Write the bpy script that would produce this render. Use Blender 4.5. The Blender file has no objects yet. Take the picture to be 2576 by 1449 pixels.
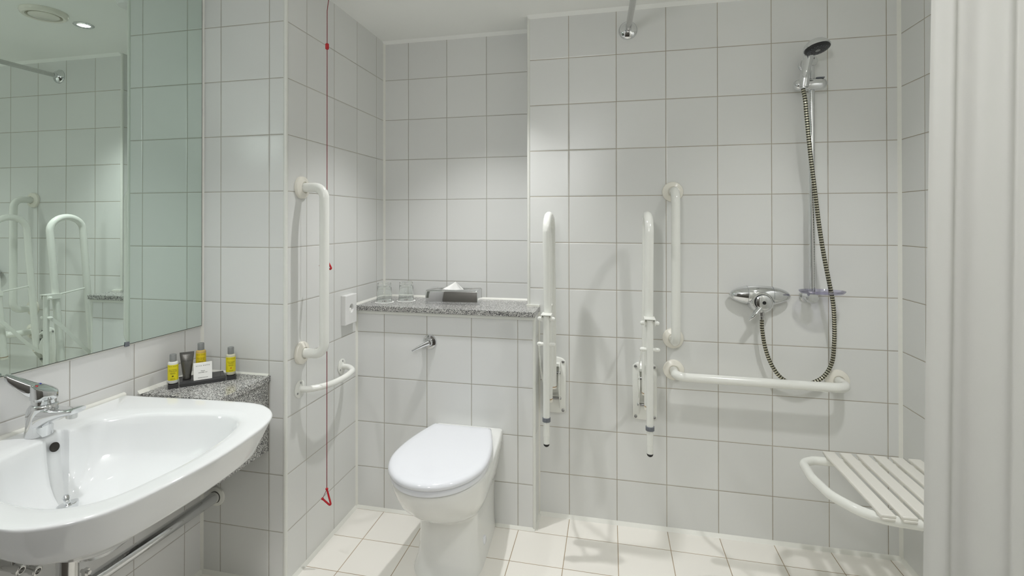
import bpy, bmesh, math, random
from mathutils import Vector, Matrix
random.seed(4)
scn = bpy.context.scene
COL = scn.collection

# ------------------------------------------------------------------ camera
W, H = 2576, 1449
FPX, CX, CY, CZ = 1308.81, 1231.60, 550.60, 1.2786
cam_d = bpy.data.cameras.new('camera')
cam = bpy.data.objects.new('camera', cam_d)
COL.objects.link(cam)
Rv = Vector((0.974187, 0.225741, -0.0008)); Fv = Vector((-0.225735, 0.974178, 0.0045)); Uv = Vector((0.001795, -0.004203, 0.99999))
m = Matrix((Rv, Uv, -Fv)).transposed().to_4x4()
m.translation = Vector((0, 0, CZ))
cam.matrix_world = m
cam_d.sensor_fit = 'HORIZONTAL'
cam_d.sensor_width = 36.0
cam_d.lens = FPX / W * 36.0
cam_d.shift_x = (W / 2 - CX) / W
cam_d.shift_y = (CY - H / 2) / W
cam_d.clip_start = 0.02
scn.camera = cam

# ------------------------------------------------------------------ world, exposure
world = bpy.data.worlds.new('world'); scn.world = world
world.use_nodes = True
world.node_tree.nodes['Background'].inputs[0].default_value = (0.9, 0.95, 1, 1)
world.node_tree.nodes['Background'].inputs[1].default_value = 0.0
scn.view_settings.view_transform = 'Standard'
scn.view_settings.look = 'None'
scn.view_settings.gamma = 1
scn.view_settings.use_curve_mapping = False
scn.view_settings.exposure = 0.0
scn.cycles.max_bounces = 20; scn.cycles.diffuse_bounces = 14; scn.cycles.glossy_bounces = 8; scn.cycles.transmission_bounces = 12
LAMP_COL = (1.0, 0.998, 1.0)
# (x, y, watts, radius, cone) of the recessed ceiling lamps
LAMPS = [(-0.55, 1.90, 50, 0.02, 94), (-1.15, 0.97, 27, 0.03, 96), (0.74, 1.30, 36, 0.035, 130)]
FILL_GLOBE = 50.0   # glow of the globe added behind the camera as fill light

# ------------------------------------------------------------------ room numbers
XA, XC, XL, XG = -1.4559, -1.1106, -0.352, 1.0711
YB, YE, YF, YD = 1.6198, 2.1423, 2.2692, 2.4336
YFRONT = -1.05
HC = 2.18
XE = -0.305

# ------------------------------------------------------------------ materials
MATS = {}
def nodemat(name):
    mt = bpy.data.materials.new(name); mt.use_nodes = True
    nt = mt.node_tree
    return mt, nt, nt.nodes['Principled BSDF']
def N(nt, kind, **kw):
    n = nt.nodes.new(kind)
    for k, v in kw.items():
        if k.startswith('i_'):
            key = k[2:]
            n.inputs[int(key) if key.isdigit() else key].default_value = v
        else: setattr(n, k, v)
    return n
def math_node(nt, op, a, b=None, c=None):
    n = nt.nodes.new('ShaderNodeMath'); n.operation = op
    for i, v in enumerate((a, b, c)):
        if v is None: continue
        if isinstance(v, (int, float)): n.inputs[i].default_value = v
        else: nt.links.new(v, n.inputs[i])
    return n.outputs[0]
def rgb(h):
    h = h.lstrip('#')
    v = [int(h[i:i+2], 16) / 255 for i in (0, 2, 4)]
    return tuple(x / 12.92 if x <= 0.04045 else ((x + 0.055) / 1.055) ** 2.4 for x in v) + (1,)
def plain(name, col, rough=0.4, metal=0.0, noise=0.03, scale=40, bump=0.0, **kw):
    mt, nt, b = nodemat(name)
    if isinstance(col, str): col = rgb(col)
    tc = N(nt, 'ShaderNodeTexCoord')
    nz = N(nt, 'ShaderNodeTexNoise', i_Scale=scale, i_Detail=4)
    nt.links.new(tc.outputs['Object'], nz.inputs['Vector'])
    mx = N(nt, 'ShaderNodeMix', data_type='RGBA')
    mx.inputs[6].default_value = tuple(c * (1 - noise) for c in col[:3]) + (1,)
    mx.inputs[7].default_value = tuple(min(1, c * (1 + noise)) for c in col[:3]) + (1,)
    nt.links.new(nz.outputs['Fac'], mx.inputs[0])
    nt.links.new(mx.outputs[2], b.inputs['Base Color'])
    b.inputs['Roughness'].default_value = rough
    b.inputs['Metallic'].default_value = metal
    for k, v in kw.items(): b.inputs[k.replace('_', ' ')].default_value = v
    if bump:
        bp = N(nt, 'ShaderNodeBump', i_Strength=bump, i_Distance=0.001)
        nt.links.new(nz.outputs['Fac'], bp.inputs['Height'])
        nt.links.new(bp.outputs[0], b.inputs['Normal'])
    return mt
def tile_mat(name, tile, grout, ox, oy, oz, floor=False, rough=0.27, half=0.0014, dirt=0.4, bumpy=0.5):
    """square 200 mm tiles with a grout grid laid out in metres"""
    mt, nt, b = nodemat(name)
    geo = N(nt, 'ShaderNodeNewGeometry')
    sp = N(nt, 'ShaderNodeSeparateXYZ'); nt.links.new(geo.outputs['Position'], sp.inputs[0])
    sn = N(nt, 'ShaderNodeSeparateXYZ'); nt.links.new(geo.outputs['True Normal'], sn.inputs[0])
    ux = math_node(nt, 'SUBTRACT', sp.outputs[0], ox); uy = math_node(nt, 'SUBTRACT', sp.outputs[1], oy); uz = math_node(nt, 'SUBTRACT', sp.outputs[2], oz)
    if floor: u, v = ux, uy
    else:
        sel = math_node(nt, 'GREATER_THAN', math_node(nt, 'ABSOLUTE', sn.outputs[0]), 0.5)
        mxf = N(nt, 'ShaderNodeMix', data_type='FLOAT')
        nt.links.new(sel, mxf.inputs[0]); nt.links.new(ux, mxf.inputs[2]); nt.links.new(uy, mxf.inputs[3])
        u, v = mxf.outputs[0], uz
    du = math_node(nt, 'PINGPONG', u, 0.1); dv = math_node(nt, 'PINGPONG', v, 0.1)
    d = math_node(nt, 'MINIMUM', du, dv)
    nz = N(nt, 'ShaderNodeTexNoise', i_Scale=9, i_Detail=6, i_Roughness=0.7)
    nt.links.new(geo.outputs['Position'], nz.inputs['Vector'])
    mr = N(nt, 'ShaderNodeMapRange', interpolation_type='SMOOTHSTEP')
    mr.inputs[1].default_value = half - 0.0004; mr.inputs[2].default_value = half + 0.0004
    nt.links.new(d, mr.inputs[0])
    # tile tint differs a little from tile to tile
    cell = N(nt, 'ShaderNodeCombineXYZ')
    nt.links.new(math_node(nt, 'FLOOR', math_node(nt, 'DIVIDE', u, 0.2)), cell.inputs[0])
    nt.links.new(math_node(nt, 'FLOOR', math_node(nt, 'DIVIDE', v, 0.2)), cell.inputs[1])
    wn = N(nt, 'ShaderNodeTexWhiteNoise', noise_dimensions='2D'); nt.links.new(cell.outputs[0], wn.inputs['Vector'])
    t = rgb(tile)
    mt1 = N(nt, 'ShaderNodeMix', data_type='RGBA')
    mt1.inputs[6].default_value = tuple(c * 0.97 for c in t[:3]) + (1,); mt1.inputs[7].default_value = tuple(c * 1.02 for c in t[:3]) + (1,)
    nt.links.new(wn.outputs['Value'], mt1.inputs[0])
    g = rgb(grout)
    mg = N(nt, 'ShaderNodeMix', data_type='RGBA')
    mg.inputs[6].default_value = tuple(c * (1 - dirt) for c in g[:3]) + (1,); mg.inputs[7].default_value = tuple(min(1, c * (1 + dirt)) for c in g[:3]) + (1,)
    nt.links.new(nz.outputs['Fac'], mg.inputs[0])
    mx = N(nt, 'ShaderNodeMix', data_type='RGBA')
    nt.links.new(mr.outputs[0], mx.inputs[0]); nt.links.new(mg.outputs[2], mx.inputs[6]); nt.links.new(mt1.outputs[2], mx.inputs[7])
    nt.links.new(mx.outputs[2], b.inputs['Base Color'])
    mrr = N(nt, 'ShaderNodeMapRange'); mrr.inputs[3].default_value = 0.85; mrr.inputs[4].default_value = rough
    nt.links.new(mr.outputs[0], mrr.inputs[0]); nt.links.new(mrr.outputs[0], b.inputs['Roughness'])
    hb = N(nt, 'ShaderNodeMapRange', interpolation_type='SMOOTHSTEP'); hb.inputs[1].default_value = half * 0.6; hb.inputs[2].default_value = half + 0.004
    nt.links.new(d, hb.inputs[0])
    wv = N(nt, 'ShaderNodeTexNoise', i_Scale=14, i_Detail=1); nt.links.new(geo.outputs['Position'], wv.inputs['Vector'])
    hsum = math_node(nt, 'ADD', hb.outputs[0], math_node(nt, 'MULTIPLY', wv.outputs['Fac'], 0.25))
    bp = N(nt, 'ShaderNodeBump', i_Strength=bumpy, i_Distance=0.0012)
    nt.links.new(hsum, bp.inputs['Height']); nt.links.new(bp.outputs[0], b.inputs['Normal'])
    return mt

GZ = 0.1856
WT, WG = '#dcdddb', '#a8a59b'
M = {}
M['tile_left'] = tile_mat('left wall tiles', '#dededd', '#aaa69f', 0, 1.141, GZ)
M['tile_pier'] = tile_mat('pier tiles', WT, WG, -1.3772, 0.1496, GZ)
M['tile_niche'] = tile_mat('niche tiles', WT, '#a19f95', 0.021, 0, GZ)
M['tile_cist'] = tile_mat('cistern wall tiles', '#dedfde', '#a5a195', 0.0238, 0.15, GZ)
M['tile_back'] = tile_mat('shower wall tiles', WT, '#a59e90', 0.0264, 0, GZ, dirt=0.5)
M['tile_right'] = tile_mat('right wall tiles', WT, '#9d9686', 0, 0.112, GZ)
M['front'] = plain('unseen wall greyed to cut bounce', '#7d7a74', 0.6)  # grey invented for the unseen wall so it bounces less light
M['tile_floor'] = tile_mat('floor tiles', '#eeebe4', '#a59379', 0.0275, 0.131, 0, floor=True, rough=0.32, half=0.0014, dirt=0.6)
M['plaster'] = plain('ceiling paint', '#f5f6f3', 0.8, scale=3, noise=0.01)
M['door'] = plain('grey painted door', '#75736c', 0.4)
M['dim_floor'] = plain('added dark floor to cut bounce', '#4b453e', 0.9, noise=0.2, scale=300)  # invented dark tone, keeps bounce light off the basin underside
M['caulk'] = plain('white sealant', '#e3e3dc', 0.4)
M['trimwhite'] = plain('white plastic edging', '#dfe0da', 0.3)
M['ceramic'] = plain('white glazed ceramic', '#e8eaeb', 0.06, noise=0.005, Specular_IOR_Level=0.6)
M['bowlceramic'] = plain('off white glazed ceramic', '#e8e9e6', 0.07, noise=0.01, Specular_IOR_Level=0.6)
M['seatplastic'] = plain('white seat plastic', '#e4e6eb', 0.1, noise=0.003)
M['chrome'] = plain('polished chrome', (0.72, 0.73, 0.74, 1), 0.04, 1.0, noise=0.01)
M['chromedull'] = plain('worn chrome', (0.62, 0.62, 0.61, 1), 0.16, 1.0, noise=0.06, scale=90)
M['enamel'] = plain('white enamelled steel', '#e6e7e2', 0.16, noise=0.01)
M['ivory'] = plain('ivory nylon', '#e6e3d9', 0.22, noise=0.01)
M['whiteplastic'] = plain('white plastic', '#e4e4e3', 0.3, noise=0.01)
M['slat'] = plain('white slat plastic', '#e4e2db', 0.35, noise=0.015)
M['rubber'] = plain('black rubber', '#151515', 0.6)
M['greyplastic'] = plain('grey plastic', '#6d7178', 0.4)
M['red'] = plain('red plastic', '#b81420', 0.25)
M['cord'] = plain('dark red cord', '#7d1a20', 0.6)
M['black'] = plain('black', '#0b0b0b', 0.5)
M['darkhole'] = plain('dark overflow hole', '#2a2620', 0.6)
M['screw'] = plain('steel screw', (0.35, 0.35, 0.35, 1), 0.3, 1.0)
M['rust'] = plain('rusty stain', '#a98658', 0.7, noise=0.3)
M['paper'] = plain('white paper', '#efefec', 0.7)
M['yellow'] = plain('yellow label', '#dfd21a', 0.35)
M['yellow2'] = plain('deep yellow label', '#d8c010', 0.35)
M['ink'] = plain('black ink', '#1c1b14', 0.6)
M['orangeink'] = plain('orange ink', '#c34a1c', 0.6)
M['palewriting'] = plain('pale print', '#c9c9c6', 0.5)
M['cap'] = plain('silver grey bottle cap', '#8b8d8c', 0.35, 0.3)
M['bottlewhite'] = plain('milky bottle', '#dcdcd6', 0.3, Subsurface_Weight=0.1)
M['bottleclear'] = plain('translucent pale bottle', '#cfcdb6', 0.25)
M['bottleamber'] = plain('translucent amber bottle', '#c9ac62', 0.25)
M['tube'] = plain('grey metallic tube', '#6c6b67', 0.3, 0.7)
M['acrylicdark'] = plain('dark acrylic', '#3a3a3b', 0.08)
M['blue'] = plain('blue dot', '#1e2c8a', 0.4)
M['darkface'] = plain('dark shower face', '#1c1d20', 0.35)
def glassmat(name, col, ior=1.45, rough=0.0):
    mt, nt, b = nodemat(name)
    b.inputs['Base Color'].default_value = col
    b.inputs['Transmission Weight'].default_value = 1.0
    b.inputs['Roughness'].default_value = rough; b.inputs['IOR'].default_value = ior
    return mt
M['glass'] = glassmat('drinking glass', (0.97, 0.99, 0.98, 1))
def thinplastic(name, col, gloss=0.12):
    mt, nt, b = nodemat(name)
    tr = N(nt, 'ShaderNodeBsdfTransparent'); tr.inputs[0].default_value = col
    gl = N(nt, 'ShaderNodeBsdfGlossy'); gl.inputs['Roughness'].default_value = 0.03
    lw = N(nt, 'ShaderNodeLayerWeight', i_Blend=0.35)
    f = math_node(nt, 'ADD', math_node(nt, 'MULTIPLY', lw.outputs['Fresnel'], 0.7), gloss * 0.3)
    ms = N(nt, 'ShaderNodeMixShader'); nt.links.new(f, ms.inputs[0]); nt.links.new(tr.outputs[0], ms.inputs[1]); nt.links.new(gl.outputs[0], ms.inputs[2])
    nt.links.new(ms.outputs[0], nt.nodes['Material Output'].inputs[0]); return mt
M['acrylic'] = thinplastic('clear acrylic', (0.93, 0.93, 0.93, 1), 0.2)
M['violetacrylic'] = thinplastic('violet tinted acrylic', (0.87, 0.86, 0.955, 1))
mt, nt, b = nodemat('green tinted mirror'); b.inputs['Metallic'].default_value = 1; b.inputs['Roughness'].default_value = 0
b.inputs['Base Color'].default_value = (0.70, 0.80, 0.745, 1); M['mirror'] = mt
mt, nt, b = nodemat('lamp glass'); b.inputs['Emission Color'].default_value = (1, 0.97, 0.9, 1); b.inputs['Emission Strength'].default_value = 14; M['lampglass'] = mt
# granite
def granite(name, dark, light):
    mt, nt, b = nodemat(name)
    tc = N(nt, 'ShaderNodeNewGeometry')
    v = N(nt, 'ShaderNodeTexVoronoi', i_Scale=430); nt.links.new(tc.outputs['Position'], v.inputs['Vector'])
    hs = N(nt, 'ShaderNodeSeparateColor'); nt.links.new(v.outputs['Color'], hs.inputs[0])
    nz = N(nt, 'ShaderNodeTexNoise', i_Scale=190, i_Detail=3); nt.links.new(tc.outputs['Position'], nz.inputs['Vector'])
    s = math_node(nt, 'ADD', math_node(nt, 'MULTIPLY', hs.outputs[0], 0.75), math_node(nt, 'MULTIPLY', nz.outputs['Fac'], 0.25))
    cr = N(nt, 'ShaderNodeValToRGB'); nt.links.new(s, cr.inputs[0])
    e = cr.color_ramp.elements
    e[0].position = 0.2; e[0].color = rgb(dark); e[1].position = 0.8; e[1].color = rgb(light)
    mid = e.new(0.5); mid.color = rgb('#92918e')
    nt.links.new(cr.outputs[0], b.inputs['Base Color'])
    b.inputs['Roughness'].default_value = 0.18
    return mt
M['granite'] = granite('speckled grey granite', '#47484a', '#d4d4d0')
# curtain
mt, nt, b = nodemat('white shower curtain cloth')
b.inputs['Base Color'].default_value = rgb('#e8e8e3'); b.inputs['Roughness'].default_value = 0.5
tr = N(nt, 'ShaderNodeBsdfTranslucent'); tr.inputs[0].default_value = rgb('#d6d6cc')
ms = N(nt, 'ShaderNodeMixShader', i_0=0.06)
nt.links.new(b.outputs[0], ms.inputs[1]); nt.links.new(tr.outputs[0], ms.inputs[2])
nt.links.new(ms.outputs[0], nt.nodes['Material Output'].inputs[0]); M['curtain'] = mt
# ribbed hose
mt, nt, b = nodemat('ribbed metal hose')
uv = N(nt, 'ShaderNodeUVMap', uv_map='UVMap'); sp = N(nt, 'ShaderNodeSeparateXYZ'); nt.links.new(uv.outputs[0], sp.inputs[0])
fr = math_node(nt, 'FRACT', math_node(nt, 'DIVIDE', sp.outputs[1], 0.0095))
gt = math_node(nt, 'GREATER_THAN', fr, 0.5)
mx = N(nt, 'ShaderNodeMix', data_type='RGBA'); nt.links.new(gt, mx.inputs[0])
mx.inputs[6].default_value = rgb('#2c2b20'); mx.inputs[7].default_value = rgb('#cfccb8')
nt.links.new(mx.outputs[2], b.inputs['Base Color']); nt.links.new(math_node(nt, 'MULTIPLY', gt, 0.9), b.inputs['Metallic']); b.inputs['Roughness'].default_value = 0.25
M['hose'] = mt

# ------------------------------------------------------------------ mesh helpers
def V(*a): return Vector(a)
def tag(o, label=None, cat=None, group=None, kind=None):
    if label: o['label'] = label
    if cat: o['category'] = cat
    if group: o['group'] = group
    if kind: o['kind'] = kind
    return o
def thing(name, loc, label, cat, group=None):
    o = bpy.data.objects.new(name, None); o.empty_display_size = 0.05
    o.location = loc; COL.objects.link(o)
    return tag(o, label, cat, group)
def wpos(o):
    p = Vector((0, 0, 0))
    while o is not None: p += o.location; o = o.parent
    return p
def build(name, bm, mat, parent=None, smooth=True, angle=40, bevel=0, bseg=3, subsurf=0, loc=None, weld=False):
    """link a bmesh given in world metres as ONE mesh object"""
    me = bpy.data.meshes.new(name)
    if weld: bmesh.ops.remove_doubles(bm, verts=bm.verts, dist=1e-5)
    bmesh.ops.recalc_face_normals(bm, faces=bm.faces)
    if loc is None:
        if parent is not None: loc = wpos(parent)
        else:
            xs = [v.co for v in bm.verts]
            loc = V((min(p.x for p in xs) + max(p.x for p in xs)) / 2, (min(p.y for p in xs) + max(p.y for p in xs)) / 2, min(p.z for p in xs))
    bmesh.ops.translate(bm, verts=bm.verts, vec=-Vector(loc))
    bm.to_mesh(me); bm.free()
    for mm in (mat if isinstance(mat, (list, tuple)) else [mat]): me.materials.append(mm)
    o = bpy.data.objects.new(name, me); COL.objects.link(o)
    if parent is not None:
        o.parent = parent; o.location = Vector(loc) - wpos(parent)
    else: o.location = loc
    if smooth:
        for p in me.polygons: p.use_smooth = True
        es = me.edges
        bm2 = bmesh.new(); bm2.from_mesh(me)
        for e in bm2.edges:
            if len(e.link_faces) == 2 and e.calc_face_angle(0) > math.radians(angle): e.smooth = False
        bm2.to_mesh(me); bm2.free()
    if bevel:
        md = o.modifiers.new('bevel', 'BEVEL'); md.width = bevel; md.segments = bseg; md.limit_method = 'ANGLE'; md.angle_limit = math.radians(40)
        for p in me.polygons: p.use_smooth = True
    if subsurf:
        md = o.modifiers.new('sub', 'SUBSURF'); md.levels = subsurf; md.render_levels = subsurf
    return o
def B_(): return bmesh.new()
def box(bm, lo, hi, mat=None):
    r = bmesh.ops.create_cube(bm, size=1)
    lo, hi = Vector(lo), Vector(hi)
    T = Matrix.Translation((lo + hi) / 2) @ Matrix.Diagonal((*(hi - lo), 1))
    if mat is not None: T = mat @ T
    bmesh.ops.transform(bm, matrix=T, verts=r['verts'])
    return r['verts']
def prism(bm, pts, z0, z1):
    a = [bm.verts.new((x, y, z0)) for x, y in pts]; b = [bm.verts.new((x, y, z1)) for x, y in pts]
    n = len(pts)
    bm.faces.new(a[::-1]); bm.faces.new(b)
    for i in range(n): bm.faces.new((a[i], a[(i+1) % n], b[(i+1) % n], b[i]))
def frame(d):
    d = d.normalized()
    u = d.cross(V(0, 0, 1))
    if u.length < 1e-4: u = d.cross(V(0, 1, 0))
    u.normalize(); return u, d.cross(u)
def fillet(pts, r, seg=8):
    """round the inner corners of a polyline"""
    pts = [Vector(p) for p in pts]; rr = r if isinstance(r, (list, tuple)) else [r] * len(pts)
    out = [pts[0]]
    for i in range(1, len(pts) - 1):
        p, a, c = pts[i], pts[i-1], pts[i+1]
        u, v = (a - p).normalized(), (c - p).normalized()
        ang = u.angle(v)
        t = min(rr[i] / math.tan(ang / 2), (a - p).length * 0.49, (c - p).length * 0.49)
        R = t * math.tan(ang / 2)
        ctr = p + (u + v).normalized() * (R / math.sin(ang / 2))
        s, e = p + u * t - ctr, p + v * t - ctr
        ax = s.cross(e).normalized(); tot = s.angle(e)
        for k in range(seg + 1): out.append(ctr + Matrix.Rotation(tot * k / seg, 3, ax) @ s)
    out.append(pts[-1]); return out
def catmull(pts, n=8):
    pts = [Vector(p) for p in pts]; P = [pts[0] * 2 - pts[1]] + pts + [pts[-1] * 2 - pts[-2]]
    out = []
    for i in range(1, len(P) - 2):
        a, b, c, d = P[i-1:i+3]
        for k in range(n):
            t = k / n
            out.append(0.5 * ((2 * b) + (c - a) * t + (2 * a - 5 * b + 4 * c - d) * t * t + (3 * b - a - 3 * c + d) * t ** 3))
    out.append(pts[-1]); return out
def tube(bm, path, r, seg=16, cap=True, uv=False, flat=None):
    """sweep a round (or flattened) section along a path; r number or per-point list"""
    path = [Vector(p) for p in path]; n = len(path)
    rs = r if isinstance(r, (list, tuple)) else [r] * n
    T = []
    for i in range(n):
        d = (path[min(i+1, n-1)] - path[max(i-1, 0)]); T.append(d.normalized())
    u, w = frame(T[0]); rings = []; L = [0]
    for i in range(n):
        if i:
            L.append(L[-1] + (path[i] - path[i-1]).length)
            ax = T[i-1].cross(T[i])
            if ax.length > 1e-7: u = Matrix.Rotation(T[i-1].angle(T[i]), 3, ax.normalized()) @ u
            u = (u - T[i] * u.dot(T[i])).normalized()
        w = T[i].cross(u)
        f = flat if flat else 1
        rings.append([bm.verts.new(path[i] + (u * math.cos(2 * math.pi * k / seg) + w * f * math.sin(2 * math.pi * k / seg)) * rs[i]) for k in range(seg)])
    lay = bm.loops.layers.uv.new('UVMap') if uv else None
    for i in range(n - 1):
        for k in range(seg):
            f = bm.faces.new((rings[i][k], rings[i][(k+1) % seg], rings[i+1][(k+1) % seg], rings[i+1][k]))
            if uv:
                for lp, l in zip(f.loops, (L[i], L[i], L[i+1], L[i+1])): lp[lay].uv = (k / seg, l)
    if cap:
        bm.faces.new(rings[0][::-1]); bm.faces.new(rings[-1])
def lathe(bm, prof, base, axis=(0, 0, 1), seg=32, close=True, sx=1.0, sy=1.0, up=None):
    """revolve (radius, height) pairs about an axis through base"""
    ax = Vector(axis).normalized(); u, w = frame(ax); base = Vector(base)
    if up is not None:
        u = Vector(up) - ax * Vector(up).dot(ax); u.normalize(); w = ax.cross(u)
    rings = []
    for r, h in prof:
        if r < 1e-6: rings.append([bm.verts.new(base + ax * h)])
        else: rings.append([bm.verts.new(base + ax * h + u * sx * r * math.cos(2 * math.pi * k / seg) + w * sy * r * math.sin(2 * math.pi * k / seg)) for k in range(seg)])
    for a, b in zip(rings, rings[1:]):
        for k in range(seg):
            k2 = (k + 1) % seg
            if len(a) == 1 and len(b) == 1: continue
            if len(a) == 1: bm.faces.new((a[0], b[k2], b[k]))
            elif len(b) == 1: bm.faces.new((a[k], a[k2], b[0]))
            else: bm.faces.new((a[k], a[k2], b[k2], b[k]))
    if close:
        if len(rings[0]) > 1: bm.faces.new(rings[0][::-1])
        if len(rings[-1]) > 1: bm.faces.new(rings[-1])
def sphere(bm, c, r, seg=20, sc=(1, 1, 1)):
    bmesh.ops.create_uvsphere(bm, u_segments=seg, v_segments=seg // 2, radius=1, matrix=Matrix.Translation(c) @ Matrix.Diagonal((r * sc[0], r * sc[1], r * sc[2], 1)))
def loft(bm, loops, cap0=True, cap1=True):
    R = [[bm.verts.new(p) for p in lp] for lp in loops]
    n = len(R[0])
    for a, b in zip(R, R[1:]):
        for k in range(n):
            k2 = (k + 1) % n
            bm.faces.new((a[k], a[k2], b[k2], b[k]))
    if cap0: bm.faces.new(R[0][::-1])
    if cap1: bm.faces.new(R[-1])
def rot_to(axis_from, axis_to):
    return Vector(axis_from).rotation_difference(Vector(axis_to)).to_matrix().to_4x4()
def text_bm(body, size, mat4, bend=None, align='CENTER', ext=0.00008):
    """built-in lettering turned into mesh; mat4 maps text plane to the world; bend = radius of a cylinder it is wrapped on"""
    cu = bpy.data.curves.new('writing', 'FONT'); cu.body = body; cu.size = size; cu.align_x = align; cu.align_y = 'CENTER'; cu.extrude = ext; cu.resolution_u = 2
    ob = bpy.data.objects.new('writing', cu); COL.objects.link(ob)
    dg = bpy.context.evaluated_depsgraph_get(); dg.update()
    me = bpy.data.meshes.new_from_object(ob.evaluated_get(dg))
    bpy.data.objects.remove(ob); bpy.data.curves.remove(cu)
    bm = bmesh.new(); bm.from_mesh(me); bpy.data.meshes.remove(me)
    if bend:
        for v in bm.verts:
            a = v.co.x / bend; rr = bend + v.co.z
            v.co = V(math.sin(a) * rr, v.co.y, math.cos(a) * rr - bend)
    bmesh.ops.transform(bm, matrix=mat4, verts=bm.verts)
    return bm
def merge(bm, other):
    me = bpy.data.meshes.new('tmp'); other.to_mesh(me); other.free(); bm.from_mesh(me); bpy.data.meshes.remove(me)

def struct(name, bm, mat, **kw):
    kw.setdefault('smooth', False)
    return tag(build(name, bm, mat, **kw), kind='structure')

# ------------------------------------------------------------------ the room shell
bm = B_(); box(bm, (XA - .1, .55, -.08), (XG + .1, 2.56, 0)); struct('floor', bm, M['tile_floor'])
bm = B_(); box(bm, (XA - .1, YFRONT - .1, -.08), (XG + .1, .55, 0)); struct('floor_entrance', bm, M['dim_floor'])  # dark stretch added out of view to soak up bounce light
bm = B_(); box(bm, (XA - .1, YFRONT - .1, HC), (XG + .1, 2.56, HC + .08)); struct('ceiling', bm, M['plaster'])
bm = B_(); box(bm, (XA - .1, YFRONT - .1, 0), (XA, YB, HC)); struct('wall_left', bm, M['tile_left'])
bm = B_(); box(bm, (XA - .1, YB, 0), (XC, 2.56, HC)); struct('wall_pier', bm, M['tile_pier'])
bm = B_(); box(bm, (XC, YD, 0), (XL, 2.56, HC)); struct('wall_niche', bm, M['tile_niche'])
bm = B_(); box(bm, (XL, YF, 0), (XG + .1, 2.56, HC)); struct('wall_back', bm, M['tile_back'])
bm = B_(); box(bm, (XG, YFRONT - .1, 0), (XG + .1, YF, HC)); struct('wall_right', bm, M['tile_right'])
bm = B_(); box(bm, (XA - .1, YFRONT - .1, 0), (XG + .1, YFRONT, HC)); struct('wall_front', bm, M['front'])
bm = B_(); box(bm, (-.45, YFRONT + .0005, 0), (.45, YFRONT + .03, 2.04)); struct('door_1', bm, M['door'], bevel=.004)
ZS = 0.905
cist = [(XC, YE), (XE, YE), (XE, YF), (XL, YF), (XL, YD), (XC, YD)]
bm = B_(); prism(bm, cist, 0, ZS - .022); struct('wall_cistern', bm, M['tile_cist'])
TR = [0]
def trim(bm, mat='caulk', **kw):
    TR[0] += 1; return struct('trim_%d' % TR[0], bm, M[mat], **kw)
def corner_strip(x, y, sx, sy, z0, z1, s=.009):
    """sealant filling an inside corner, triangular in plan"""
    bm = B_(); prism(bm, [(x, y), (x + sx * s, y), (x, y + sy * s)], z0, z1); return bm
def floor_strip(p, q, nrm, z=0, s=.011):
    p, q = V(*p, z), V(*q, z); n = V(*nrm, 0) * s; u = V(0, 0, s)
    bm = B_(); vs = [bm.verts.new(c) for c in (p, p + n, p + u, q, q + n, q + u)]
    for f in ((0, 2, 1), (3, 4, 5), (0, 1, 4, 3), (1, 2, 5, 4), (0, 3, 5, 2)): bm.faces.new([vs[i] for i in f])
    return bm
def edge_bead(x, y, z0, z1, r=.0055):
    bm = B_(); lathe(bm, [(r, 0), (r, z1 - z0)], (x, y, z0), seg=16); return bm
trim(edge_bead(XC - .003, YB + .003, 0, HC, .0075), 'trimwhite', smooth=True)
trim(edge_bead(XL + .003, YF + .003, ZS + .004, HC, .007), 'trimwhite', smooth=True)
trim(edge_bead(XE - .003, YE + .003, 0, ZS - .022, .007), 'trimwhite', smooth=True)
trim(corner_strip(XA, YB, 1, -1, 0, HC, .008))
trim(corner_strip(XC, YD, 1, -1, ZS, HC, .009))
trim(corner_strip(XC, YE, 1, -1, 0, ZS - .022, .008))
trim(corner_strip(XG, YF, -1, -1, 0, HC, .010))
trim(corner_strip(XE, YF, 1, -1, 0, ZS - .022, .006))
trim(floor_strip((XA, YB), (XC, YB), (0, -1)))
trim(floor_strip((XC, YB), (XC, YE), (1, 0)))
trim(floor_strip((XC, YE), (XE, YE), (0, -1)))
trim(floor_strip((XE, YE), (XE, YF), (1, 0)))
trim(floor_strip((XE, YF), (XG, YF), (0, -1), s=.013))
trim(floor_strip((XG, -1), (XG, YF), (-1, 0), s=.013))
trim(floor_strip((XA, -1), (XA, YB), (1, 0)))
trim(floor_strip((XC, YE - .02), (XC, YD), (1, 0), ZS, .008))
trim(floor_strip((XC, YD), (XL, YD), (0, -1), ZS, .008))
bm = B_(); box(bm, (XL - .006, YF - .012, ZS), (XE + .004, YF - .0005, ZS + .008)); trim(bm)
bm = B_(); box(bm, (XC + .002, YE - .010, ZS - .036), (XE + .002, YE - .0003, ZS - .0225)); trim(bm, 'trimwhite')
for a, b_, n_ in (((XL, YF), (XG, YF), (0, -1)), ((XC, YD), (XL, YD), (0, -1))):
    p, q = V(*a, HC), V(*b_, HC)
    bm = B_(); n = V(*n_, 0) * .02; u = V(0, 0, -.012)
    vs = [bm.verts.new(c) for c in (p, p + n, p + u, q, q + n, q + u)]
    for f in ((0, 2, 1), (3, 4, 5), (0, 1, 4, 3), (1, 2, 5, 4), (0, 3, 5, 2)): bm.faces.new([vs[i] for i in f])
    trim(bm, 'plaster')

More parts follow.
